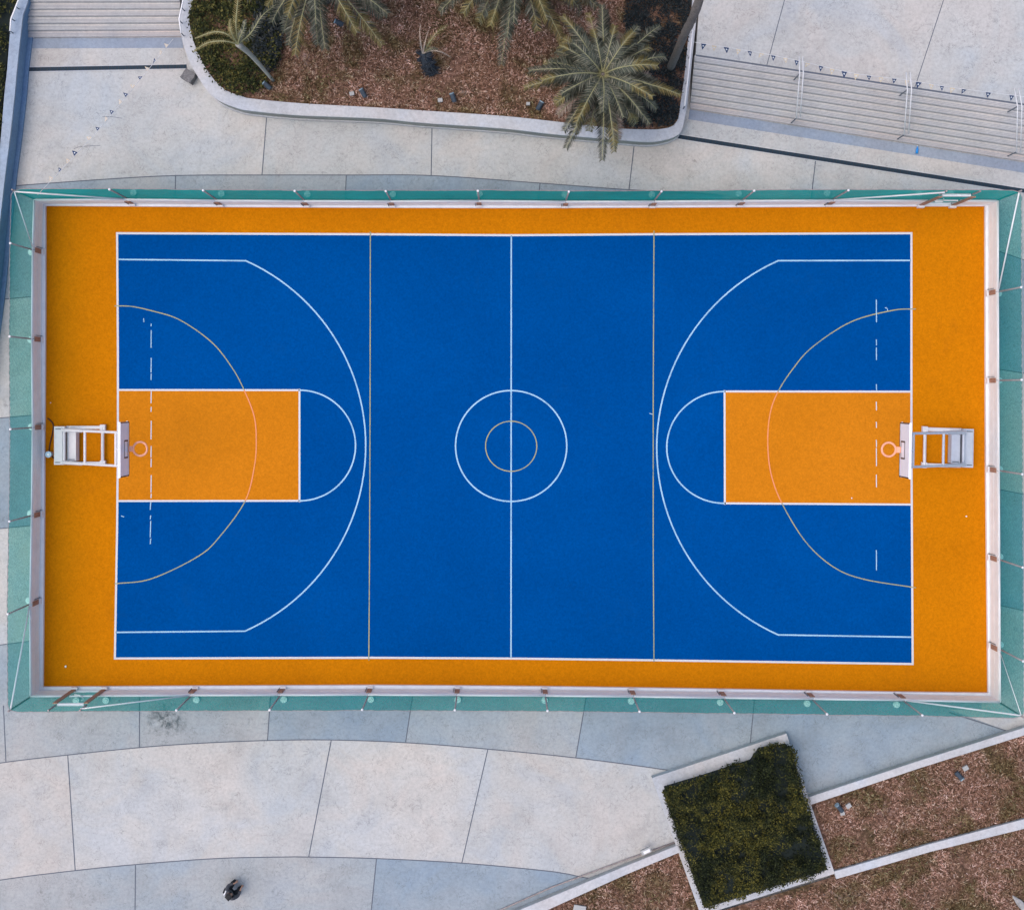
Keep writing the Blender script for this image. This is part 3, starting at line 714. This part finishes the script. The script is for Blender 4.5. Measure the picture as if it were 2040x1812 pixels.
# ------------------------------------------------------------------ vegetation helpers
def leafmass(name, poly, ztop, zcore, dens, size, mat, seed, label, cat, amp=.16, over=.10, core=None, depth=.28, kind=None):
    rnd = random.Random(seed); poly = [Vector((p[0], p[1], 0)) for p in poly]
    xs = [p.x for p in poly]; ys = [p.y for p in poly]; c = sum(poly, Vector())/len(poly)
    t = thing(name, Vector((c.x, c.y, 0)), label, cat) if not kind else None
    area = abs(sum(poly[i-1].x*poly[i].y-poly[i].x*poly[i-1].y for i in range(len(poly))))/2
    m = MB(); n = 0; N_ = int(area*dens)
    while n < N_:
        x, y = rnd.uniform(min(xs), max(xs)), rnd.uniform(min(ys), max(ys))
        if not inside((x, y), poly): continue
        n += 1
        gap = noise.noise(Vector((x*1.6, y*1.6, seed+30)))+.5*noise.noise(Vector((x*4.5, y*4.5, seed+31)))
        if gap < -.20 and rnd.random() < .85: continue
        h = noise.noise(Vector((x*1.1, y*1.1, seed)))*amp+noise.noise(Vector((x*3.2, y*3.2, seed+5)))*amp*.7+noise.noise(Vector((x*8, y*8, seed+9)))*amp*.4
        # jitter outward so edges are ragged
        x += rnd.gauss(0, over*.5); y += rnd.gauss(0, over*.5)
        z = ztop+h-abs(rnd.gauss(0, depth*.6))
        p = Vector((x, y, z)); L = size*rnd.uniform(.6, 1.3); wd = L*rnd.uniform(.35, .55)
        a = rnd.uniform(0, 6.283); el = rnd.uniform(-.5, .9)
        d = Vector((math.cos(a)*math.cos(el), math.sin(a)*math.cos(el), math.sin(el)))
        u = d.cross(Vector((rnd.gauss(0,.5), rnd.gauss(0,.5), 1))).normalized()
        m.add([p-d*L*.5, p+u*wd*.5, p+d*L*.5, p-u*wd*.5], [(0,1,2,3)])
    fo = m.build('foliage' if t else name, mat, t)
    if t:
        m = MB(); g = .22; pi_ = poly; hs = {}
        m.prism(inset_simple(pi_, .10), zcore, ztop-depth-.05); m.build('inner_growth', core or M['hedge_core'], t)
        return t
    tag(fo, label, cat, kind=kind); return fo
def inset_simple(poly, d):
    c = sum(poly, Vector())/len(poly); return [p+(c-p).normalized()*d for p in poly]

hp = pts_at([(1321,1574),(1400,1549),(1500,1516),(1518,1492),(1574,1484),(1586,1500),(1600,1560),(1606,1590),(1632,1668),(1652,1734),(1600,1750),(1560,1763),(1500,1782),(1450,1798),(1406,1812),(1350,1668)], .95)
leafmass('hedge', hp, .95, .26, 2600, .080, M['hedge_leaf'], 3, 'dense dark olive hedge filling the square planter at the lower right', 'hedge', .55, .09)
shL = pts_at([(400,-140),(384,0),(378,38),(388,84),(403,120),(424,152),(450,175),(480,188),(512,184),(532,165),(545,140),(556,110),(553,60),(548,20),(575,-30),(600,-140)], .9)
leafmass('shrub_bed', shL, 1.0, .66, 1300, .11, M['shrub_leaf'], 11, 'olive green shrubs in the left end of the palm planter', 'shrubs', .24, .16)
shM = pts_at([(500,-60),(556,-60),(560,20),(556,90),(545,135),(520,140),(500,90),(505,30)], 1.2)
leafmass('shrub_bed', shM, 1.12, .66, 1000, .12, M['dark_shaded_leaf'], 12, 'blackish shrubs under the fronds beside the olive shrubs', 'shrubs', .2, .14)
shR = pts_at([(1240,-140),(1386,-140),(1376,0),(1367,98),(1362,147),(1354,205),(1349,236),(1338,248),(1300,253),(1240,250),(1248,190),(1262,120),(1245,50)], .85)
leafmass('ground_cover', shR, .92, .66, 1800, .085, M['dark_shaded_leaf'], 13, 'dark bluish ground cover, shadow in its colour, in the right corner of the palm planter', 'ground cover', .14, .10)
shE = pts_at([(-300,-160),(56,-160),(40,-30),(34,0),(18,40),(15,70),(8,160),(-3,270),(-14,400),(-35,600),(-60,800),(-300,800)], .8)
leafmass('shrub_bed', shE, .92, .0, 520, .12, M['shrub_leaf'], 14, 'mixed green shrubs behind the curved wall at the top left corner', 'shrubs', .22, .12)

def blades(name, regions, mat, seed, dens, L0=.12):
    rnd = random.Random(seed); m = MB()
    for poly, z, excl in regions:
        poly = [Vector((p[0], p[1], 0)) for p in poly]; xs = [p.x for p in poly]; ys = [p.y for p in poly]
        area = abs(sum(poly[i-1].x*poly[i].y-poly[i].x*poly[i-1].y for i in range(len(poly))))/2
        n = 0; k = 0
        while n < area*dens:
            x, y = rnd.uniform(min(xs), max(xs)), rnd.uniform(min(ys), max(ys))
            if not inside((x, y), poly): continue
            n += 1
            if noise.noise(Vector((x*.9, y*.9, 3)))+rnd.uniform(-.4, .4) < -.25: continue
            p = Vector((x, y, z)); L = L0*rnd.uniform(.5, 1.4); w = rnd.uniform(.008, .017); a = rnd.uniform(0, 6.283)
            d = Vector((math.cos(a), math.sin(a), 0)); u = Vector((-d.y, d.x, 0))*w; lift = rnd.uniform(.1, .5)
            md = p+d*L*.5+Vector((0,0,L*lift)); tip = p+d*L*rnd.uniform(.8,1)+Vector((0,0,L*lift*rnd.uniform(.6,1.4)))+u*rnd.uniform(-3,3)
            m.add([p-u, p+u, md+u*.8, tip, md-u*.8], [(0,1,2,3,4)])
    return m.build(name, mat)
grass_poly = pts_at([(555,-60),(560,30),(552,110),(545,150),(520,185),(500,195),(600,204),(745,212),(868,220),(1000,229),(1087,238),(1235,253),(1248,190),(1262,120),(1245,50),(1240,-60)], ZP-.07)
g = blades('dry_grass', [(grass_poly, ZP-.07, None)], M['grass'], 21, 760)
tag(g, 'dry reddish brown grass covering the palm planter', 'grass', kind='stuff')
g1 = pts_at([(1625,1602),(1833,1530),(2040,1465),(2120,1440),(2120,1612),(2040,1630),(1853,1680),(1668,1735)], .2)
g2 = pts_at([(1668,1752),(1853,1697),(2040,1650),(2120,1630),(2120,1900),(1400,1900),(1402,1832)], .25)
g3 = pts_at([(1352,1700),(1245,1744),(1090,1814),(960,1900),(1420,1900),(1392,1815)], .19)
g = blades('dry_grass', [(g1, .20, None), (g2, .25, None), (g3, .19, None)], M['grass'], 22, 760)
tag(g, 'dry reddish brown grass on the terraces around the hedge planter', 'grass', kind='stuff')

# ------------------------------------------------------------------ palms
def frond(base, az, el, L, bend, ll, parent, mat, rmat, rnd, name='frond', npair=46, pts=None, wid=.030):
    m = MB(); tipf = 9 if pts is not None else rnd.choice([.6, .75, 9, 9])
    if pts is None:
        n = 14; p = Vector(base); pts = [p.copy()]; e = el; st = L/n; a = az
        for i in range(n):
            p = p+Vector((math.cos(a)*math.cos(e), math.sin(a)*math.cos(e), math.sin(e)))*st
            e -= bend/n*(.5+i/n); a += rnd.uniform(-.02, .02); pts.append(p.copy())
    else: pts = spline([tuple(p) for p in pts], 5)
    L = sum((b-a).length for a, b in zip(pts, pts[1:]))
    rs = resample(pts, npair+1)
    m.tube(rs[::3]+[rs[-1]], [.028*(1-.8*i/(len(rs[::3])))for i in range(len(rs[::3])+1)], 5, 1)
    for i in range(int(npair*.10), npair):
        t = i/npair; p = rs[i]; d = (rs[min(i+1, npair)]-rs[i-1]).normalized()
        side = d.cross(Vector((0,0,1)))
        if side.length < .05: side = Vector((math.sin(az), -math.cos(az), 0))
        side.normalize(); upv = side.cross(d)
        prof = min(1, .35+t*2.2)*(1-.55*max(0, t-.55)/.45)
        for sg in (-1, 1):
            fwd = .55+.5*t+rnd.uniform(-.12, .12); dr = rnd.uniform(-.28, .30)
            dd = (side*sg+d*fwd+upv*dr).normalized(); l = ll*prof*rnd.uniform(.8, 1.15); wv = d.cross(dd).cross(dd).normalized()*wid*.5
            mid = p+dd*l*.5; tip = p+dd*l-Vector((0,0,l*.28))
            m.add([p-wv*.5, p+wv*.5, mid+wv, tip, mid-wv], [(0,1,2,3,4)], 2 if (t > tipf and rnd.random() < .8) else 0)
    return m.build(name, [mat, rmat, M['palm_leaf_yellow']], parent)
def palm(px, zc, base_px, nf, L, ll, label, seed, lean=None, mats=None, tr=.16, trm=None, elr=(-.25, 1.15), bend=(.9, 1.5), npair=46, droop=0, wid=.030, name='palm_tree'):
    rnd = random.Random(seed); top = P(*px, zc); b = P(*base_px, ZP-.1)
    t = thing(name, b, label, 'palm tree', 'palms in the planter')
    m = MB(); m.smooth = True; path = resample([b, b.lerp(top, .5)+Vector((0,0,.1)), top], 14)
    m.tube(path, [tr*(1.15-.35*i/13+(.05 if i % 2 else 0)) for i in range(14)], 12); m.build('trunk', trm or M['trunk'], t)
    m = MB()
    for k in range(26):
        a = k*2.4; p = top+Vector((math.cos(a)*tr*.9, math.sin(a)*tr*.9, -.35+k*.012)); m.tube([p, p+Vector((math.cos(a)*.16, math.sin(a)*.16, .26))], [.045,.02], 5)
    m.build('crownshaft', M['trunk'], t)
    for k in range(nf):
        q = k/nf; az = k*2.39996+rnd.uniform(-.15, .15); el = elr[1]-(elr[1]-elr[0])*q**.8+rnd.uniform(-.1, .1)
        mt = (mats or [M['palm_leaf']]); mm = mt[0] if (len(mt) == 1 or q < .6 or rnd.random() < .55) else mt[1]
        frond(top+Vector((math.cos(az)*.08, math.sin(az)*.08, .02)), az, el, L*rnd.uniform(.72, 1.12)*(1 if q > .25 else .85), rnd.uniform(*bend), ll, t, mm, M['rachis'], rnd, npair=npair, wid=wid)
    return t
palm((1201,148), 4.6, (1190,202), 66, 2.44, .35, 'full green date palm overhanging the planter wall, its whole crown in view', 5, mats=[M['palm_leaf'], M['palm_leaf_dry']], npair=84, wid=.022, elr=(-.5, 1.25), bend=(.8, 2.1))
palm((632,-72), 4.6, (650,0), 44, 3.2, .44, 'grey-green palm cut off by the top edge beside the olive shrubs', 6, npair=64)
palm((1028,-92), 4.6, (1022,-10), 44, 3.3, .44, 'grey-green palm cut off by the top edge left of the full date palm', 8, npair=64)
# tall palm: trunk in view, crown beyond the top edge
rnd = random.Random(9); b = P(1335,137,ZP-.1); top = P(1492,-330,14.0)
t = thing('palm_tree', b, 'very tall palm, only its slanting grey trunk seen beside the wide steps', 'palm tree', 'palms in the planter')
m = MB(); m.smooth = True; path = spline([tuple(b), tuple(P(1362,72,4.6)), tuple(P(1394,-3,8.6)), tuple(top)], 8)
m.tube(path, [.13+(.012 if i % 2 else 0) for i in range(len(path))], 12); m.build('trunk', M['trunk'], t)
for k in range(22): frond(top, k*2.4, .9-k*.05, 2.0, 1.3, .35, t, M['palm_leaf'], M['rachis'], rnd, npair=24)
# young yellowing palm over the olive shrubs
rnd = random.Random(10); b = P(545,162,ZP-.1); top = P(474,88,4.3)
t = thing('palm_tree', b, 'slender young palm with few yellow fronds and a pale leaning trunk', 'palm tree', 'palms in the planter')
m = MB(); m.smooth = True; path = spline([tuple(b), tuple(P(520,132,1.9)), tuple(P(496,106,3.2)), tuple(top)], 5)
m.tube(path, [.055+(.045*i/len(path)) for i in range(len(path))], 10); m.build('trunk', M['trunk_pale'], t)
for ps, ll, mt in (([(474,88,4.4),(470,50,4.9),(473,10,5.1),(478,-45,4.9)], .20, 'palm_leaf_yellow'), ([(474,88,4.4),(462,68,4.9),(458,52,5.0),(459,38,4.8)], .14, 'palm_leaf_yellow'),
                   ([(474,88,4.4),(452,68,4.9),(425,64,4.9),(388,77,4.2)], .12, 'palm_leaf_yellow'), ([(474,88,4.4),(445,82,4.8),(412,86,4.6),(384,104,3.9)], .13, 'palm_leaf_yellow'),
                   ([(474,88,4.4),(500,66,5.0),(522,32,5.2),(552,8,4.8)], .22, 'palm_leaf'), ([(474,88,4.4),(478,74,4.9),(485,58,5.2),(488,40,5.2)], .18, 'palm_leaf')):
    frond(None, 0, 0, 0, 0, ll, t, M[mt], M['rachis'], rnd, npair=36, pts=[P(*p) for p in ps])
# stunted palm in the middle
rnd = random.Random(11); b = P(860,144,ZP-.1); top = P(842,106,1.9)
t = thing('palm_tree', b, 'stunted palm with a thick black trunk and a few bare pale fronds', 'palm tree', 'palms in the planter')
m = MB(); path = spline([tuple(b), tuple(P(853,128,1.2)), tuple(top)], 8)
m.tube(path, [.17,.20,.21,.16,.15,.19,.20,.15,.17,.20,.20,.18,.15,.15,.14,.11,.06][:len(path)], 11)
for k in range(130):
    q = rnd.random(); p = path[int(q*(len(path)-1))]; a = rnd.uniform(0, 6.28); d = Vector((math.cos(a), math.sin(a), rnd.uniform(0, .7)))
    m.tube([p+d*.12, p+d*rnd.uniform(.24, .36)+Vector((0,0,.06))], [.035,.008], 4)
m.build('trunk', M['fibre'], t)
for ps, ll, mt, rm in (([(842,106,1.9),(838,85,2.8),(836,66,3.0),(838,48,2.9)], .07, 'palm_leaf_dry', 'rachis_dry'), ([(843,106,1.9),(846,88,2.8),(850,72,2.9),(854,60,2.8)], .06, 'palm_leaf_dry', 'rachis_dry'),
                   ([(845,104,1.9),(856,84,2.9),(872,64,3.1),(892,50,2.8)], .18, 'palm_leaf_yellow', 'rachis'), ([(844,106,1.9),(860,101,2.7),(880,104,2.6),(899,115,2.1)], .06, 'palm_leaf_dry', 'rachis_dry'),
                   ([(845,104,1.9),(856,98,2.7),(866,97,2.7),(872,100,2.5)], .16, 'palm_leaf', 'rachis')):
    frond(None, 0, 0, 0, 0, ll, t, M[mt], M[rm], rnd, npair=26, pts=[P(*p) for p in ps])

# ------------------------------------------------------------------ bunting
def bunting(path, flags, label, hang, size=.20):
    A = [P(*p) for p in path]; t = thing('bunting', Vector((A[0].x, A[0].y, 0)), label, 'bunting')
    sp_ = spline([tuple(p) for p in A], 10); m = MB(); m.tube(sp_, .008, 4); m.build('string', M['string'], t)
    d = [0]
    for a, b in zip(sp_, sp_[1:]): d.append(d[-1]+(b-a).length)
    rnd = random.Random(len(flags)*3)
    for q, dark in flags:
        s_ = q*d[-1]; i = max(k for k in range(len(d)) if d[k] <= s_+1e-6); i = min(i, len(sp_)-2)
        p = sp_[i].lerp(sp_[i+1], (s_-d[i])/(d[i+1]-d[i])); al = (sp_[i+1]-sp_[i]).normalized()
        h = (Vector(hang)+Vector((rnd.uniform(-.35,.35), rnd.uniform(-.25,.25), rnd.uniform(-.2,.2)))).normalized(); sz = size*rnd.uniform(.8,1.1); w = sz*.42
        nrm = al.cross(h).normalized(); 
        if nrm.z < 0: nrm = -nrm
        m = MB(); e = nrm*.003
        a0, a1, a2 = p-al*w, p+al*w, p+h*sz
        m.add([a0+e, a1+e, a2+e, a0-e, a1-e, a2-e], [(0,1,2),(5,4,3),(0,3,4,1),(1,4,5,2),(2,5,3,0)])
        cc = p+h*sz*.36; u = h; r = sz*.13
        for sgn in (1, -1):
            m.add([cc+nrm*.006*sgn+(al*math.cos(k*math.pi/6)+h*math.sin(k*math.pi/6))*r for k in range(12)], [tuple(range(12))], 1)
        m.build('pennant', [M['flag_navy' if dark else 'flag_cream'], M['flag_dot']], t)
fx = [1402,1423,1447,1472,1494,1519,1541,1565,1588,1611,1637,1660,1684,1709,1733,1757,1783,1808,1832,1857,1878,1900,1923,1970,2016]
fl = [((x-1380)/(2044-1380), i % 2 == 0 if x < 1950 else True) for i, x in enumerate(fx)]
bunting([(1380,84,1.65),(1400,87,1.65),(1500,103,1.6),(1590,121,1.65),(1700,146,1.6),(1808,160,1.65),(1900,175,1.6),(2025,191,1.65),(2044,193,1.65)], fl, 'string of navy and cream pennants along the top of the wide steps', (-.1,-.75,-.5), .22)
fy = [(332,96,0),(318,114,0),(303,131,1),(290,148,0),(275,166,1),(260,183,0),(245,201,1),(232,218,0),(216,234,1),(203,251,0),(188,266,1),(172,283,0),(145,313,1),(131,330,0),(116,344,1),(100,362,0)]
bunting([(345,78,.9),(275,164,1.6),(188,268,2.2),(92,370,2.9),(75,388,3.0)], [(((345-x)/270.), bool(dk)) for x, y, dk in fy], 'string of small navy and cream pennants from the left steps to the court corner', (-.45,.55,-.30), .21)

# ------------------------------------------------------------------ small things
def spotlight(px, ang, z, label, round_=False):
    c = P(*px, z+.1); t = thing('garden_spotlight', Vector((c.x, c.y, z)), label, 'garden light', 'garden spotlights in the dry grass')
    dx = Vector((math.cos(ang), math.sin(ang), 0))
    m = MB(); m.box(Vector((c.x, c.y, z+.02)), (.16,.16,.04), ang); m.tube([Vector((c.x,c.y,z)), Vector((c.x,c.y,z+.16))], .025, 6); m.build('base', M['light_body'], t)
    m = MB(); a = Vector((c.x, c.y, z+.18)); m.tube([a-dx*.16, a+dx*.13+Vector((0,0,.05))], [.075,.085], 12); m.build('lamp_head', M['light_body'], t)
    m = MB(); m.tube([a+dx*.131+Vector((0,0,.05)), a+dx*.17+Vector((0,0,.06))], [.085,.09], 12); m.build('lens', M['lens'], t)
zs = ZP-.07
spotlight((724,187), R(120), zs, 'dark garden spotlight in the planter grass, beside the leftmost pale box')
spotlight((903,196), R(110), zs, 'dark garden spotlight in the planter grass below the stunted palm')
spotlight((1075,212), R(60), zs, 'dark garden spotlight in the planter grass at the left fronds of the full date palm')
spotlight((533,172), R(140), zs, 'grey garden spotlight at the foot of the slender young palm')
spotlight((676,47), R(160), zs, 'pale round garden spotlight under the palm at the top edge')
spotlight((1909,1543), R(-50), .2, 'dark garden spotlight in the upper terrace grass near the right edge')
spotlight((1671,1607), R(130), .2, 'dark garden spotlight in the upper terrace grass beside the hedge planter')
def gbox(px, ang, z, d, label):
    c = P(*px, z+.08); m = MB(); m.box(Vector((c.x,c.y,z+.05)), (d,d*.8,.12), ang); m.box(Vector((c.x,c.y,z+.12)), (d*1.08,d*.88,.02), ang, 1)
    o = m.build('electric_box', [M['box_pale'], M['box_pale']]); c2 = Vector((c.x, c.y, z))
    for v in o.data.vertices: v.co -= c2
    o.location = c2; tag(o, label, 'electric box', 'small electric boxes in the grass')
gbox((701,187), R(10), zs, .15, 'small pale box in the planter grass, leftmost of the three there')
gbox((877,200), R(5), zs, .15, 'small pale box in the planter grass below the stunted palm')
gbox((1052,207), R(0), zs, .12, 'small faint box in the planter grass left of the full date palm')
gbox((1923,1529), R(30), .2, .18, 'small white box in the upper terrace grass near the right edge')
gbox((1690,1604), R(35), .2, .17, 'small white box in the upper terrace grass, farther of two from the hedge planter')
gbox((1154,1812), R(-10), .19, .40, 'grey-blue box in the grass cut off by the bottom edge')
gbox((1678,1619), R(10), .2, .14, 'small grey-blue box in the upper terrace grass, closest to the hedge planter')
# stone block by the planter
m = MB(); c = P(376,152,.25); m.box(Vector((c.x,c.y,.19)), (.42,.38,.34), R(-32)); o = m.build('stone_block', M['block'], None)
bm = bmesh.new(); bm.from_mesh(o.data); bmesh.ops.subdivide_edges(bm, edges=bm.edges, cuts=5, use_grid_fill=True)
for v in bm.verts: v.co += noise.noise_vector(v.co*6)*.03
bm.to_mesh(o.data); bm.free(); tag(o, 'rough dark grey stone block at the corner of the planter and the left drain', 'stone block')
def rock(px, z, d, seed, label):
    c = P(*px, z); bm = bmesh.new(); bmesh.ops.create_icosphere(bm, subdivisions=3, radius=.5)
    for v in bm.verts:
        v.co *= 1+.35*noise.noise(v.co*2.2+Vector((seed,0,0))); v.co.x *= d[0]; v.co.y *= d[1]; v.co.z *= d[2]
    bmesh.ops.rotate(bm, verts=bm.verts, cent=(0,0,0), matrix=__import__('mathutils').Matrix.Rotation(R(-48), 3, 'Z'))
    me = bpy.data.meshes.new('rock'); bm.to_mesh(me); bm.free(); me.materials.append(M['rock']); o = bpy.data.objects.new('rock', me); C.objects.link(o)
    o.location = Vector((c.x, c.y, z+.05)); tag(o, label, 'rock')
rock((2032,1799), .25, (.75,.22,.25), 2, 'long pale rock in the lower terrace grass at the bottom right corner')
c = P(1828,298,.05); m = MB(); m.smooth = True; m.tube([c+Vector((-.03,-.14,.0)), c+Vector((-.01,.03,0)), c+Vector((0,.07,0)), c+Vector((0,.11,0))], [.045,.045,.018,.018], 10)
m.tube([c+Vector((0,.11,0)), c+Vector((0,.135,0))], .02, 8, 1)
tag(m.build('bottle', [M['bottle'], M['cap_white']]), 'small blue plastic bottle lying below the wide steps', 'bottle')
def scrap(px, z, s_, seed, label):
    rnd = random.Random(seed); c = P(*px, z); m = MB(); n = 9; vs = [c+Vector((math.cos(k*.7)*s_*rnd.uniform(.6,1.1), math.sin(k*.7)*s_*rnd.uniform(.6,1.1), rnd.uniform(.005,.02))) for k in range(n)]
    m.add(vs+[c+Vector((0,0,.035))], [(k, (k+1) % n, n) for k in range(n)]); tag(m.build('paper_scrap', M['paper']), label, 'litter', 'scraps of paper on the court')
scrap((131,1327), .035, .045, 1, 'white paper scrap on the orange floor near the bottom left corner')
scrap((1925,1028), .035, .032, 2, 'tiny pale scrap on the orange floor near the right fence')
scrap((1697,992), .045, .030, 3, 'tiny white scrap inside the right key by its bottom line')
scrap((101,802), .035, .025, 4, 'tiny pale scrap on the orange floor above the left hoop base')

# ------------------------------------------------------------------ person
def skin_obj(name, nodes, edges, mat, parent, sub=2):
    me = bpy.data.meshes.new(name); me.from_pydata([n[0] for n in nodes], edges, []); o = bpy.data.objects.new(name, me); C.objects.link(o)
    sk = o.modifiers.new('skin', 'SKIN'); sk.use_smooth_shade = True
    if not me.skin_vertices: me.skin_vertices.new()
    for i, n in enumerate(nodes):
        r = n[1]; me.skin_vertices[0].data[i].radius = (r, r) if not isinstance(r, tuple) else r; me.skin_vertices[0].data[i].use_root = (i == 0)
    sb = o.modifiers.new('sub', 'SUBSURF'); sb.levels = sub; sb.render_levels = sub
    me.materials.append(mat); o.parent = parent; return o
pc = V(463,1768); pt = thing('person', pc, 'person crouching on the lower paving in black trousers and grey jacket with white stripe', 'person')
pt.rotation_euler = (0,0,R(42))
body = [((-.06,0,.36),.12),((.0,0,.54),.12),((.07,0,.74),.135),((.12,0,.88),.055),((.15,0,.93),.07),((.17,0,1.01),.085),((.16,0,1.08),.06),
 ((-.04,.10,.34),.085),((.32,.17,.50),.058),((.10,.15,.12),.04),((.14,.15,.05),.04),((.27,.16,.03),.03),
 ((-.04,-.10,.34),.085),((.34,-.17,.48),.058),((.13,-.16,.12),.04),((.17,-.16,.05),.04),((.30,-.17,.03),.03),
 ((.07,.17,.78),.055),((.20,.25,.60),.042),((.38,.14,.52),.026),
 ((.07,-.17,.78),.055),((.20,-.26,.58),.042),((.40,-.14,.50),.026)]
ed = [(0,1),(1,2),(2,3),(3,4),(4,5),(5,6),(0,7),(7,8),(8,9),(9,10),(10,11),(0,12),(12,13),(13,14),(14,15),(15,16),(2,17),(17,18),(18,19),(2,20),(20,21),(21,22)]
for hi, sg in ((19, 1), (22, -1)):
    hp_ = Vector(body[hi][0]); pi_ = len(body); body.append((tuple(hp_+Vector((.05,-.01*sg,-.05))), (.032,.018))); ed.append((hi, pi_))
    for k in range(4):
        a = (k-1.5)*.018; ln = (.9,1.0,.95,.75)[k]
        q0 = hp_+Vector((.07,-.01*sg+a,-.09)); q1 = q0+Vector((.02,0,-.035))*ln; q2 = q1+Vector((.0,-.01*sg,-.028))*ln
        i0 = len(body); body += [(tuple(q0),.009),(tuple(q1),.008),(tuple(q2),.007)]; ed += [(pi_,i0),(i0,i0+1),(i0+1,i0+2)]
    q0 = hp_+Vector((.07,-.045*sg,-.05)); i0 = len(body); body += [(tuple(q0),.010),(tuple(q0+Vector((.02,-.008*sg,-.03))),.009)]; ed += [(pi_,i0),(i0,i0+1)]
body += [((.265,0,1.0),.014)]; ed.append((5, len(body)-1))                       # nose
for sg in (1,-1): body.append(((.16,.09*sg,1.0),.016)); ed.append((5, len(body)-1))   # ears
skin_obj('body', body, ed, M['skin'], pt, 1)
skin_obj('jacket', [((-.07,0,.40),.15),((.0,0,.55),.155),((.06,0,.75),.17),((.10,0,.86),.085),((.07,.17,.78),.085),((.20,.25,.61),.062),((.34,.17,.54),.046),((.07,-.17,.78),.085),((.20,-.26,.59),.062),((.35,-.17,.52),.046)],
         [(0,1),(1,2),(2,3),(2,4),(4,5),(5,6),(2,7),(7,8),(8,9)], M['cloth_grey'], pt)
skin_obj('trousers', [((-.07,0,.33),.15),((-.04,.11,.34),.115),((.32,.17,.50),.085),((.10,.15,.15),.065),((-.04,-.11,.34),.115),((.34,-.17,.48),.085),((.13,-.16,.15),.065)],
         [(0,1),(1,2),(2,3),(0,4),(4,5),(5,6)], M['cloth_black'], pt)
for x, y in ((.10,.15),(.13,-.16)): skin_obj('shoe', [((x-.03,y,.06),.055),((x+.10,y,.05),.055),((x+.20,y,.04),.04)], [(0,1),(1,2)], M['cloth_black'], pt)
skin_obj('hair', [((.15,0,1.08),.10),((.19,0,1.085),.085),((.10,0,1.03),.085)], [(0,1),(0,2)], M['hair'], pt)
skin_obj('jacket_stripe', [((-.13,.10,.60),.024),((-.06,.13,.80),.026),((.03,.16,.90),.026),((.12,.20,.86),.022)], [(0,1),(1,2),(2,3)], M['cloth_white'], pt)
m = MB(); c = P(474,1784,.25); m.smooth = True; m.tube([Vector((c.x,c.y,0)), Vector((c.x,c.y,.2)), Vector((c.x,c.y,.25))], [.045,.045,.02], 12); m.tube([Vector((c.x,c.y,.25)), Vector((c.x,c.y,.28))], .025, 8, 1)
tag(m.build('water_bottle', [M['bucket'], M['cap_white']]), 'pale blue water bottle standing beside the crouching person', 'bottle')

# ------------------------------------------------------------------ camera, light, sky
cam = bpy.data.cameras.new('camera'); co = bpy.data.objects.new('camera', cam); C.objects.link(co)
co.location = (0,0,H); co.rotation_euler = (0,0,0)
cam.sensor_width = 36; cam.sensor_fit = 'HORIZONTAL'; cam.lens = 36*(S*H)/2040
cam.shift_x = (1020-CX)/2040; cam.shift_y = -(906-CY)/2040; cam.clip_end = 1500
sc = bpy.context.scene; sc.camera = co; sc.render.engine = 'CYCLES'
el, az = 69, 262
w = bpy.data.worlds.new('World'); sc.world = w; w.use_nodes = True; nt = w.node_tree; nt.nodes.clear()
sky = nt.nodes.new('ShaderNodeTexSky'); sky.sky_type = 'NISHITA'; sky.sun_disc = False; sky.sun_elevation = R(el); sky.sun_rotation = R(az); sky.air_density = 1.0; sky.dust_density = 4.0; sky.ozone_density = 1.0
bg = nt.nodes.new('ShaderNodeBackground'); bg.inputs[1].default_value = .15; ou = nt.nodes.new('ShaderNodeOutputWorld')
nt.links.new(sky.outputs[0], bg.inputs[0]); nt.links.new(bg.outputs[0], ou.inputs[0])
sl = bpy.data.lights.new('sun', 'SUN'); sl.energy = .5; sl.angle = R(50); sl.color = (1.0, .93, .84)
so_ = bpy.data.objects.new('sun', sl); C.objects.link(so_)
to = Vector((math.sin(R(az))*math.cos(R(el)), math.cos(R(az))*math.cos(R(el)), math.sin(R(el))))
so_.rotation_euler = (-to).to_track_quat('-Z', 'Y').to_euler(); so_.location = to*60
vs = sc.view_settings; vs.view_transform = 'Standard'; vs.look = 'None'; vs.gamma = 1; vs.exposure = .64; vs.use_curve_mapping = False
